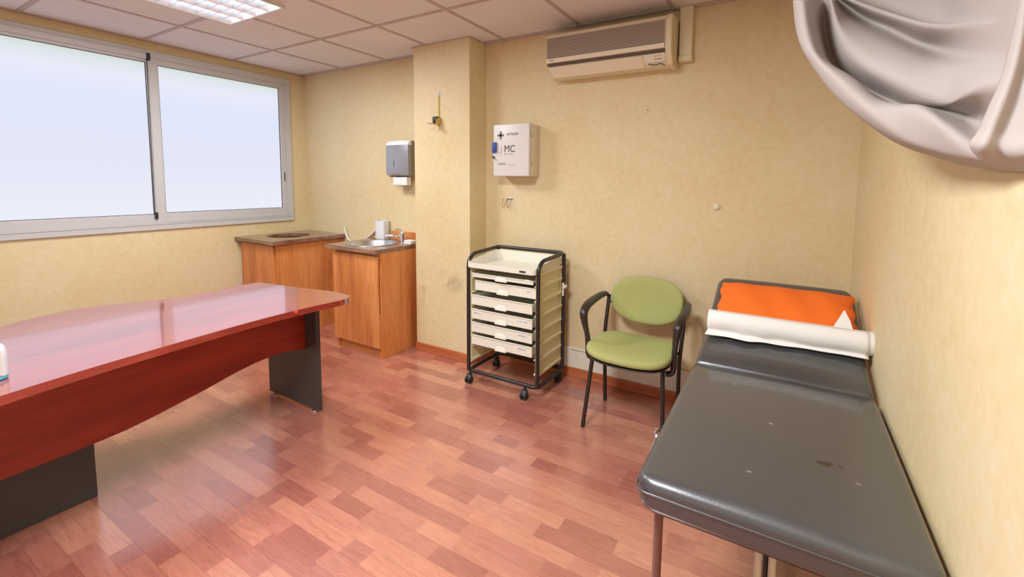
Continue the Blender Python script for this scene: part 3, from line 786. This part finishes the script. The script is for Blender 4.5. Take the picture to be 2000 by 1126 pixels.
# side panels with drawer runners
for sx in (-1, 1):
    b = NB(); xo = sx * (hx - .014); xi = sx * (hx - .020)
    box(b, min(xo, xi), max(xo, xi), -hy + .006, hy - .014, .145, .800)
    for z in [.155 + .0925 * k for k in range(8)]:
        zz = min(z, .79)
        a, c = sorted((xo, xo + sx * .014)); box(b, a, c, -hy + .010, hy - .016, zz, zz + .016, .002)
        a, c = sorted((xi, xi - sx * .014)); box(b, a, c, -hy + .010, hy - .016, zz + .006, zz + .014, .001)
    for yy in (-hy + .006, hy - .022):
        a, c = sorted((xo, xo + sx * .007)); box(b, a, c, yy, yy + .010, .145, .800, .001)
    link('side_panel', b, M['trolleyplastic'], tr)
b = NB(); box(b, -hx + .021, hx - .021, hy - .012, hy - .007, .275, .790); link('gap_shade_panel', b, M['acdark'], tr)  # added dark sheet standing in for the shade between the drawers
# top tray
b = NB(); x0, x1, y0, y1, zf = -hx + .006, hx - .010, -hy - .030, hy - .018, .795
def tray_ring(x0, x1, y0, y1, z, r): return [(x, y, z) for x, y in rrect(x0, x1, y0, y1, r, 5)]
rg = [tray_ring(x0 + .01, x1 - .01, y0 + .012, y1 - .01, zf, .02), tray_ring(x0, x1, y0, y1, zf + .006, .028)]
def lip(r0, hb, hf, ox=0):   # back higher than front
    out = []
    for (x, y, z) in r0:
        k = min(1, max(0, (y - y0) / .10)); out.append((x, y, zf + hf + (hb - hf) * (k * k * (3 - 2 * k))))
    return out
rg.append(lip(tray_ring(x0, x1, y0, y1, 0, .028), .078, .036)); rg.append(lip(tray_ring(x0 + .005, x1 - .005, y0 + .005, y1 - .005, 0, .024), .078, .036))
rg.append(tray_ring(x0 + .016, x1 - .016, y0 + .022, y1 - .016, zf + .012, .02))
loft(b, rg); ty_ = link('top_tray', b, M['trolleywhite'], tr, smooth='auto')
b = NB(); box(b, .150, .196, y0 - .0015, y0 + .001, zf + .014, zf + .026, .0005); link('maker_plate', b, M['ink'], ty_)
# drawers
DW = hx - .034
def drawer(z0, h, yo, xo=0.0, labels=(), tab=True, slim=False):
    b = NB(); yf = -hy + .002 + yo
    box(b, -DW + xo, DW + xo, yf, yf + .006, z0, z0 + h, .002)
    box(b, -DW + .006 + xo, DW - .006 + xo, yf + .006, hy - .02 + min(yo, 0), z0 + .004, z0 + .008)
    for s in (-1, 1): 
        a, c = sorted((s * (DW - .006), s * (DW - .010))); box(b, a + xo, c + xo, yf + .006, hy - .02 + min(yo, 0), z0 + .004, z0 + h - .004)
    box(b, -DW + .01 + xo, DW - .01 + xo, hy - .026 + min(yo, 0), hy - .02 + min(yo, 0), z0 + .004, z0 + h - .004)
    box(b, -DW - .003 + xo, DW + .003 + xo, yf - .004, yf + .004, z0 + h - .006, z0 + h + .001, .002)
    d = link('drawer', b, M['trolleywhite'], tr)
    if tab:
        b = NB(); pts = []
        for k in range(13):
            a = PI * k / 12; pts.append((.046 * math.cos(a), .034 * math.sin(a)))
        hz = z0 - .006
        r0 = [(x, yf - .001, hz + z) for x, z in pts]; r1 = [(x * .9, yf - .006 * (1 - z / .036) - .002, hz + z * .93) for x, z in pts]
        loft(b, [r0, r1]); link('finger_tab', b, M['trolleywhite'], d, smooth='auto')
    for (lx, lw) in labels:
        b = NB(); box(b, lx, lx + lw, yf - .0014, yf - .0002, z0 + h * .50, z0 + h * .50 + .017); lb = link('drawer_label', b, M['label'], d)
        b = NB(); n = int(lw / .0065)
        for k in range(1, n - 1):
            if random.random() < .8: box(b, lx + k * .0065, lx + k * .0065 + .0045, yf - .0019, yf - .0014, z0 + h * .5 + .006, z0 + h * .5 + .011)
        link('label_print', b, M['greyink'], lb)
    return d
drawer(.735, .026, -.012, .004, ((.180, .035),), True)
drawer(.645, .066, .006, .014, ((.178, .04),))
drawer(.550, .066, -.014)
drawer(.456, .066, -.014, 0, ((-.222, .075), (.125, .078)))
drawer(.366, .066, -.014, 0, ((-.210, .034), (.125, .072)))
drawer(.280, .066, -.014, 0, ((.125, .072),))
b = NB(); box(b, hx + .010, hx + .030, hy - .035, hy + .0, .655, .676, .004); box(b, hx + .004, hx + .012, hy - .03, hy - .01, .60, .69, .002); link('side_hook', b, M['trolleywhite'], tr)

# ------------------------------------------------------------------ chair
chx, chy = 3.555, -.35
chair = thing('armchair', 'green upholstered visitor chair with black metal frame and arms', 'chair', (chx, chy, 0))
def supell(a, b_, e, n=40): 
    out = []
    for k in range(n):
        t = 2 * PI * k / n; c, s = math.cos(t), math.sin(t)
        out.append((a * abs(c) ** (2 / e) * (1 if c > 0 else -1), b_ * abs(s) ** (2 / e) * (1 if s > 0 else -1)))
    return out
# seat: cushion with rounded edge
def cushion(outline, thick, dome, edge, zfun=None, fn=None):
    b = NB(); rings = []
    prof = [(.90, -thick), (.985, -thick * .85), (1.0, -thick * .5), (.99, -thick * .18), (.955, -.002), (.86, .004 + dome * .3), (.6, dome * .75), (.3, dome * .95), (.06, dome)]
    for g, z in prof:
        rings.append([(x * g, y * g, z) for x, y in outline])
    loft(b, rings)
    if fn:
        for v in b.verts: v.co = fn(v.co)
    return b
def seat_shape():
    out = []
    for (x, y) in supell(.248, .207, 3.6, 56):
        k = (y + .207) / .414      # 0 front, 1 back
        w = 1.0 - .13 * k         # narrower at the back
        out.append((x * w, y))
    return out
def seat_bend(v):
    yy = v.y; z = v.z
    z += -.10 * max(0, -yy - .12) ** 1.0 * 1.0      # waterfall front
    z += .28 * v.x * v.x * (1 + 2 * max(0, yy + .1))  # raised sides
    return Vector((v.x, v.y - .020, z + .449))
b = cushion(seat_shape(), .038, -.002, .01, fn=seat_bend); link('seat', b, M['green'], chair, smooth=True)
b = cushion([(x * .97, y * .97) for x, y in seat_shape()], .010, -.002, .01, fn=lambda v: seat_bend(v) - Vector((0, 0, .044))); link('seat_shell', b, M['blackmetal'], chair, smooth=True)
tl = R(-12)
def back_map(v):
    # local: x across, y up the back, z thickness to the front
    y = v.y; curve = .42 * v.x * v.x
    p = Vector((v.x, -v.z - curve * 1.0 + .0, y))
    p = Matrix.Rotation(tl, 4, 'X') @ p
    return p + Vector((0, .225, .652))
def back_outline(g=1.0):
    out = []
    for (x, y) in supell(.226, .142, 2.45, 56):
        w = 1 - .05 * (1 - (y + .142) / .284)
        out.append((x * g * w, y * g))
    return out
b = cushion(back_outline(), .034, -.004, .01, fn=back_map); link('backrest', b, M['green'], chair, smooth=True)
b = cushion(back_outline(.985), .008, -.001, .01, fn=lambda v: back_map(v - Vector((0, 0, .034)))); link('backrest_shell', b, M['blackmetal'], chair, smooth=True)
for s in (-1, 1):
    b = NB(); tube(b, round_path([(s * .222, -.195, 0), (s * .196, -.130, .395), (s * .190, -.06, .400)], .02), .0125, 12, r2=.0115); link('leg', b, M['blackmetal'], chair, smooth='auto')
    b = NB(); tube(b, round_path([(s * .222, .150, 0), (s * .226, .135, .36), (s * .232, .150, .46), (s * .235, .218, .66)], .05), .0125, 12, r2=.0115); link('leg', b, M['blackmetal'], chair, smooth='auto')
    pts = smooth_path([(s * .237, .208, .655), (s * .252, .185, .672), (s * .265, .07, .668), (s * .266, -.055, .655), (s * .262, -.115, .625), (s * .255, -.118, .570), (s * .245, -.095, .480), (s * .242, -.092, .400), (s * .232, -.095, .372), (s * .205, -.10, .366)], 6)
    n = len(pts); rads = [.75 + .55 * math.sin(PI * min(1, i / (n * .62))) if i < n * .62 else .78 for i in range(n)]
    b = NB(); tube(b, pts, .0195, 14, r2=.0145, rads=rads); link('armrest', b, M['blackmetal'], chair, smooth=True)
b = NB()
for s in (-1, 1): tube(b, [(s * .190, -.13, .392), (s * .205, .15, .395)], .010, 10); tube(b, [(s * .236, .205, .62), (s * .19, .218, .615)], .008, 8)
tube(b, [(-.192, -.115, .388), (.192, -.115, .388)], .009, 10); tube(b, [(-.222, .145, .39), (.222, .145, .39)], .009, 10)
link('underframe', b, M['blackmetal'], chair, smooth='auto')

# ------------------------------------------------------------------ examination couch
bx0, bx1 = 3.975, 4.566
bcx = (bx0 + bx1) / 2
ec = thing('examination_couch', 'black vinyl examination couch with a raised head end along the right wall', 'examination couch', (bcx, -1.0, 0))
hw = (bx1 - bx0) / 2
def pad(sections, hw, rc, thick, e=.022, cr=.045):
    """sections: (y, z top) from foot to head; a padded slab whose plan has rounded corners"""
    b = NB(); 
    # cross-section profile (x,z rel. to top), rounded edges
    def ring(w, y, z, th, dome=.006):
        r = min(e, th * .48); pts = []
        for (cx, cz, a0) in ((w - r, -r, 0), (-w + r, -r, 90), (-w + r, -th + r, 180), (w - r, -th + r, 270)):
            for k in range(6):
                a = R(a0 + 90 * k / 5); pts.append((cx + r * math.cos(a), cz + r * math.sin(a)))
            if a0 == 0:
                for q in (.6, .3, 0, -.3, -.6): pts.append(((w - r) * q, dome * (1 - q * q)))
        return [(x, y, z + zz) for x, zz in pts]
    S = [Vector((0, y, z)) for y, z in sections]
    L = [0]
    for a, c in zip(S, S[1:]): L.append(L[-1] + (c - a).length)
    tot = L[-1]
    def at(s):
        s = min(max(s, 0), tot)
        for i in range(len(L) - 1):
            if s <= L[i + 1] + 1e-9:
                k = (s - L[i]) / (L[i + 1] - L[i]); return S[i].lerp(S[i + 1], k)
    ss = []
    c0, c1 = rc
    for k in range(7):
        a = PI / 2 * k / 6; ss.append((c0 * (1 - math.cos(a)) if False else c0 * (1 - math.cos(a)), hw - c0 * (1 - math.sin(a))))
    for k in range(1, 14): ss.append((c0 + (tot - c0 - c1) * k / 14, hw))
    for k in range(7):
        a = PI / 2 * (1 - k / 6); ss.append((tot - c1 * (1 - math.cos(a)), hw - c1 * (1 - math.sin(a))))
    rings = []
    for i, (s, w) in enumerate(ss):
        p = at(s)
        d = min(s, tot - s); th = thick; zt = p.z
        if d < e: 
            k = math.sqrt(max(0, 1 - (1 - d / e) ** 2)); zt = p.z - e * .9 * (1 - k); th = thick - 1.8 * e * (1 - k)
        rings.append([(x, y + 1.0, z) for x, y, z in ring(w, p.y, zt, th, .006 if d > e else .002)])
    loft(b, rings)
    return b
link('mattress', pad([(-1.705, .650), (-.925, .655)], hw, (.050, .012), .082), M['vinyl'], ec, smooth=True)
link('head_pad', pad([(-.915, .657), (-.62, .733), (-.45, .802), (-.262, .882)], hw - .004, (.010, .06), .060), M['vinyl'], ec, smooth=True)
# piping seam round the front edge of the mattress
b = NB(); zs = .620; pth = [(-hw - .0005, -.94 + 1, zs)] + [(-hw - .0005, -1.62 + 1, zs), (-hw - .0005, -1.7052 + 1, zs), (hw + .0005, -1.7052 + 1, zs), (hw + .0005, -1.62 + 1, zs), (hw + .0005, -.94 + 1, zs)]
tube(b, round_path(pth, .052, 7), .0028, 8); link('piping', b, M['vinyl'], ec, smooth=True)
b = NB()
for s in (-1, 1):
    a, c = sorted((s * (hw - .035), s * (hw - .060))); box(b, a, c, -1.66 + 1, -.93 + 1, .540, .566, .002)
box(b, -hw + .061, hw - .061, -1.66 + 1, -1.635 + 1, .540, .566, .002); box(b, -hw + .061, hw - .061, -.96 + 1, -.93 + 1, .540, .566, .002)
tube(b, [(0, .07, .54), (0, .07, .03)], .012); tube(b, [(0, -.635, .06), (0, .07, .06)], .011)
link('frame', b, M['blackmetal'], ec)
for s in (-1, 1):
    for y0_, y1_ in ((-1.645, -1.60), (-.98, -.72), ):
        b = NB(); tube(b, [(s * (hw - .050), y0_ + 1, .545), (s * (hw - .035), y1_ + 1, .0)], .0115, 12)
        link('leg', b, M['redmetal'], ec, smooth='auto')
for s in (-1, 1):
    b = NB(); tube(b, round_path([(s * (hw - .05), -.02, .545), (s * (hw - .05), .57, .70), (s * (hw - .05), .61, .0)], .03), .0105)
    link('head_support', b, M['blackmetal'], ec, smooth='auto')
for x in (-.014, .016):
    b = NB(); tube(b, [(x - .006, -.610, .568), (x - .006, -.600, .0)], .0085, 12); link('centre_post', b, M['creammetal'], ec, smooth='auto')
b = NB(); box(b, -hw - .014, -hw - .004, -.47, -.40, .575, .595, .003); tube(b, smooth_path([(-hw - .010, -.40, .60), (-hw - .016, -.43, .622), (-hw - .012, -.455, .60), (-hw - .018, -.48, .578)], 5), .006, 8)
box(b, -hw - .006, -hw + .03, -.45, -.42, .556, .570)
link('hinge_bracket', b, M['chrome'], ec, smooth='auto')
# worn marks on the vinyl
# hidden underside support
# pillow
pl = NB(); nx, ny = 34, 16
PX0, PX1 = 3.998, 4.560
def headz(y):
    P = [(-.925, .655), (-.62, .733), (-.45, .800), (-.275, .868), (-.2, .898)]
    for (a, za), (c, zc) in zip(P, P[1:]):
        if y <= c: return za + (zc - za) * (y - a) / (c - a)
    return P[-1][1]
def pillow_pt(u, v, side):
    U = 2 * u - 1; V = 2 * v - 1
    x = PX0 + (PX1 - PX0) * u; y = -.640 + .318 * v
    # pinched corners and wavy selvage at the ends
    x += .012 * math.cos(V * PI * .5) * (1 if U < 0 else -1) * abs(U) ** 4
    x += .006 * math.sin(V * 9) * abs(U) ** 8
    f = max(0, (1 - abs(U) ** 5)) ** .6 * max(0, (1 - abs(V) ** 2.6)) ** .6
    h = .046 * f + .004 * math.sin(u * 21 + v * 5) * f + (.010 * math.sin(V * 14) * (abs(U) > .86) * (1 - abs(V)))
    z = headz(y) + .010
    n = Vector((0, -.36, .93))
    p = Vector((x, y, z)) + n * (h if side else .0) + n * (.003 if side else 0)
    return p
V2 = [[[pl.verts.new(pillow_pt(i / nx, j / ny, s)) for j in range(ny + 1)] for i in range(nx + 1)] for s in (0, 1)]
for s in (0, 1):
    for i in range(nx):
        for j in range(ny):
            g = V2[s]; pl.faces.new((g[i][j], g[i + 1][j], g[i + 1][j + 1], g[i][j + 1]))
for i in range(nx):
    for j in (0, ny): pl.faces.new((V2[0][i][j], V2[0][i + 1][j], V2[1][i + 1][j], V2[1][i][j]))
for j in range(ny):
    for i in (0, nx): pl.faces.new((V2[0][i][j], V2[0][i][j + 1], V2[1][i][j + 1], V2[1][i][j]))
o = link('pillow', pl, M['orange'], None, smooth=True); m = o.modifiers.new('sub', 'SUBSURF'); m.levels = 1; m.render_levels = 1
tag(o, 'orange pillow lying on the raised head end of the black couch', 'pillow')
# paper roll with loose end
rl = thing('paper_roll', 'white examination paper roll lying across the black couch below the orange pillow', 'paper roll', (4.282, -.695, .768))
b = NB(); lathe(b, [(.014, -.286), (.043, -.286), (.0445, -.284), (.0445, .300), (.043, .286), (.014, .286)], (0, 0, 0), 36, 'x'); 
link('roll', b, M['paper'], rl, smooth='auto')
b = NB(); lathe(b, [(.0138, -.285), (.0138, .285), (.011, .285), (.011, -.285), (.0138, -.285)], n=20, axis='x'); link('cardboard_core', b, M['creammetal'], rl, smooth='auto')
b = NB(); nu = 40; G = []
for i in range(nu + 1):
    u = i / nu; x = -.287 + .571 * u; row = []
    # loose sheet: over the top of the roll, down its front and onto the couch
    drop = 1.0 if u < .2 else 1.0 - .55 * min(1, (u - .2) / .5)
    for k in range(15):
        q = k / 14
        if q < .6:
            a = R(100 + 135 * q / .6); rr = .0462 + (.0025 * math.sin(u * 17 + q * 4) + .006 * math.exp(-((u - .28 + q * .06) / .022) ** 2) + .005 * math.exp(-((u - .36 - q * .08) / .03) ** 2)) * q
            row.append((x, rr * math.cos(a), rr * math.sin(a)))
        else:
            t = (q - .6) / .4; a = R(235); y0_ = .0462 * math.cos(a); z0_ = .0462 * math.sin(a)
            fold = (.005 * math.sin(u * 26 + 1) + .010 * math.exp(-((u - .30) / .05) ** 2)) * t
            row.append((x - (.006 * t if u < .1 else 0), y0_ - (.034 * t + fold) * drop, z0_ - .0075 * t - .004 * t * drop + .005 * math.sin(u * 11) * t * 0 + .0))
    G.append(row)
loft(b, G, closed=False, caps=False)
o = link('loose_sheet', b, M['paper'], rl, smooth=True); m = o.modifiers.new('th', 'SOLIDIFY'); m.thickness = .0006
b = NB(); loft(b, [[(.17, .045, .020), (.245, .045, .020)], [(.195, .075, .062), (.232, .072, .060)], [(.212, .095, .092), (.216, .094, .091)]], closed=False, caps=False)
o = link('torn_corner', b, M['paper'], rl); m = o.modifiers.new('th', 'SOLIDIFY'); m.thickness = .0008

# ------------------------------------------------------------------ curtain bundle by the right wall
CR = [[(4.256, -1.3, 1.86), (4.268, -1.32, 1.773), (4.293, -1.36, 1.696), (4.351, -1.42, 1.589), (4.41, -1.48, 1.512), (4.464, -1.54, 1.456), (4.508, -1.62, 1.424), (4.537, -1.7, 1.403), (4.56, -1.83, 1.39), (4.56, -1.961, 1.383)], [(4.276, -1.34, 1.844), (4.289, -1.36, 1.758), (4.313, -1.4, 1.683), (4.366, -1.46, 1.601), (4.415, -1.52, 1.525), (4.462, -1.58, 1.466), (4.498, -1.66, 1.435), (4.519, -1.74, 1.415), (4.559, -1.8, 1.403), (4.56, -1.939, 1.394)], [(4.299, -1.3, 1.854), (4.311, -1.32, 1.767), (4.335, -1.36, 1.682), (4.392, -1.42, 1.616), (4.426, -1.48, 1.558), (4.453, -1.54, 1.529), (4.48, -1.62, 1.509), (4.507, -1.7, 1.462), (4.542, -1.76, 1.426), (4.56, -1.915, 1.411)], [(4.331, -1.17, 1.895), (4.343, -1.19, 1.787), (4.367, -1.23, 1.692), (4.419, -1.29, 1.624), (4.458, -1.35, 1.578), (4.488, -1.41, 1.547), (4.516, -1.49, 1.53), (4.538, -1.57, 1.509), (4.56, -1.646, 1.479), (4.56, -1.885, 1.445)], [(4.342, -1.3, 1.846), (4.358, -1.32, 1.762), (4.381, -1.36, 1.697), (4.414, -1.42, 1.64), (4.453, -1.48, 1.594), (4.49, -1.54, 1.553), (4.516, -1.62, 1.519), (4.52, -1.7, 1.517), (4.533, -1.76, 1.517), (4.56, -1.875, 1.492)], [(4.351, -1.25, 1.862), (4.376, -1.27, 1.809), (4.409, -1.31, 1.755), (4.445, -1.37, 1.702), (4.48, -1.43, 1.658), (4.513, -1.49, 1.618), (4.531, -1.57, 1.587), (4.543, -1.65, 1.57), (4.554, -1.71, 1.561), (4.56, -1.869, 1.525)], [(4.363, -1.14, 1.907), (4.391, -1.16, 1.87), (4.43, -1.2, 1.817), (4.479, -1.26, 1.762), (4.521, -1.32, 1.708), (4.556, -1.38, 1.67), (4.56, -1.537, 1.621), (4.56, -1.663, 1.59), (4.56, -1.724, 1.578), (4.56, -1.865, 1.544)], [(4.363, -1.27, 1.869), (4.394, -1.29, 1.837), (4.435, -1.33, 1.796), (4.477, -1.39, 1.75), (4.507, -1.45, 1.713), (4.532, -1.51, 1.686), (4.55, -1.59, 1.662), (4.56, -1.674, 1.633), (4.56, -1.733, 1.617), (4.56, -1.858, 1.579)], [(4.381, -1.16, 1.945), (4.416, -1.18, 1.909), (4.458, -1.22, 1.866), (4.498, -1.28, 1.815), (4.532, -1.34, 1.768), (4.556, -1.4, 1.738), (4.56, -1.544, 1.699), (4.56, -1.666, 1.666), (4.56, -1.734, 1.65), (4.56, -1.852, 1.608)], [(4.35, -1.2, 2.218), (4.396, -1.22, 2.166), (4.437, -1.26, 2.119), (4.475, -1.32, 2.062), (4.508, -1.38, 2.008), (4.53, -1.44, 1.969), (4.551, -1.52, 1.928), (4.56, -1.617, 1.88), (4.56, -1.692, 1.845), (4.56, -1.818, 1.779)]]
FR = [[(4.502, -1.9, 1.737), (4.509, -1.9, 1.638), (4.511, -1.9, 1.587), (4.507, -1.9, 1.543), (4.502, -1.9, 1.505), (4.493, -1.9, 1.47), (4.484, -1.9, 1.437), (4.477, -1.9, 1.418), (4.506, -1.84, 1.402)], [(4.489, -1.955, 1.71), (4.496, -1.955, 1.618), (4.498, -1.955, 1.571), (4.496, -1.955, 1.53), (4.492, -1.955, 1.495), (4.485, -1.955, 1.462), (4.478, -1.955, 1.432), (4.473, -1.955, 1.41), (4.498, -1.895, 1.395)], [(4.502, -1.955, 1.706), (4.508, -1.955, 1.615), (4.51, -1.955, 1.569), (4.509, -1.955, 1.528), (4.505, -1.955, 1.494), (4.501, -1.955, 1.461), (4.494, -1.955, 1.431), (4.491, -1.955, 1.404), (4.516, -1.895, 1.39)], [(4.512, -1.985, 1.686), (4.518, -1.985, 1.6), (4.52, -1.985, 1.557), (4.517, -1.985, 1.519), (4.515, -1.985, 1.486), (4.512, -1.985, 1.455), (4.51, -1.985, 1.427), (4.506, -1.985, 1.398), (4.529, -1.925, 1.386)], [(4.559, -1.98, 1.675), (4.565, -1.98, 1.592), (4.565, -1.98, 1.551), (4.564, -1.98, 1.514), (4.563, -1.98, 1.482), (4.562, -1.98, 1.453), (4.56, -1.98, 1.425), (4.559, -1.98, 1.395), (4.585, -1.92, 1.383)]]
def grid_mesh(bm, rows, sub=5):
    # Catmull-Rom in both directions
    r1 = [smooth_path(r, sub) for r in rows]
    cols = list(zip(*r1)); c1 = [smooth_path(c, sub) for c in cols]
    G = list(zip(*c1))
    V = [[bm.verts.new(Vector((min(p.x, 4.570), p.y, min(p.z, 2.372)))) for p in r] for r in G]
    for i in range(len(V) - 1):
        for j in range(len(V[0]) - 1):
            bm.faces.new((V[i][j], V[i][j + 1], V[i + 1][j + 1], V[i + 1][j]))
cr = [list(map(Vector, r)) for r in CR]; fl = [list(map(Vector, r)) for r in FR]
cr.append([Vector((p.x, p.y + .02, 2.37)) for p in cr[-1]])
fl = [[Vector((p[0].x, p[0].y, 2.37))] + p for p in fl]
hem = [p + Vector((.012, .05, -.004)) for p in cr[0]]
cr.insert(0, hem)
ct = thing('curtain', 'white cotton curtain bundled in swags above the couch by the right wall', 'curtain', (4.45, -1.55, 2.37))
ML = Matrix.Translation((-4.45, 1.55, -2.37))
b = NB(); grid_mesh(b, cr); xform(b, ML)
o = link('swag', b, M['cloth'], ct, smooth=True); m = o.modifiers.new('th', 'SOLIDIFY'); m.thickness = .0015; m.offset = 0
b = NB(); grid_mesh(b, fl); xform(b, ML)
o = link('front_fold', b, M['cloth'], ct, smooth=True); m = o.modifiers.new('th', 'SOLIDIFY'); m.thickness = .0015; m.offset = 0

# ------------------------------------------------------------------ light, world, camera
LC = (.92, .955, 1.0)
def area(name, loc, sx, sy, power, rot, col=(1, 1, 1)):
    l = bpy.data.lights.new(name, 'AREA'); l.shape = 'RECTANGLE'; l.size = sx; l.size_y = sy; l.energy = power; l.color = col
    o = bpy.data.objects.new(name, l); COL.objects.link(o); o.location = loc; o.rotation_euler = rot
    return o
area('lamp_light', (LAMPS[0][0] + .3, LAMPS[0][1] + .3, LZ - .006), .56, .56, 35, (0, 0, 0), LC)
area('lamp_light', (LAMPS[1][0] + .3, LAMPS[1][1] + .3, LZ - .006), .56, .56, 68, (0, 0, 0), LC)
w = bpy.data.worlds.new('sky'); scene.world = w; w.use_nodes = True
w.node_tree.nodes['Background'].inputs['Color'].default_value = (.75, .85, 1, 1); w.node_tree.nodes['Background'].inputs['Strength'].default_value = .6

cam = bpy.data.cameras.new('camera'); co = bpy.data.objects.new('camera', cam); COL.objects.link(co)
cam.sensor_fit = 'HORIZONTAL'; cam.sensor_width = 36; cam.lens = 846.559 / 2000 * 36
cam.shift_x = (1000 - 1065.836) / 2000; cam.shift_y = (425.2082 - 563) / 2000
cam.clip_start = .02
yaw, pitch, roll = R(28.8992), R(-4.7208), R(-.6843)
Rz = Matrix.Rotation(yaw, 3, 'Z'); Rx = Matrix.Rotation(pitch, 3, 'X'); Ry = Matrix.Rotation(roll, 3, 'Y')
RR = Rz @ Rx @ Ry
right_, fwd, up_ = RR.col[0], RR.col[1], RR.col[2]
mw = Matrix((right_, up_, -fwd)).transposed().to_4x4(); mw.translation = (4.2645, -2.6888, 1.3626)
co.matrix_world = mw
scene.camera = co
vs = scene.view_settings; vs.view_transform = 'Standard'; vs.look = 'None'; vs.gamma = 1; vs.use_curve_mapping = False; vs.exposure = EXPOSURE if 'EXPOSURE' in globals() else 0.0
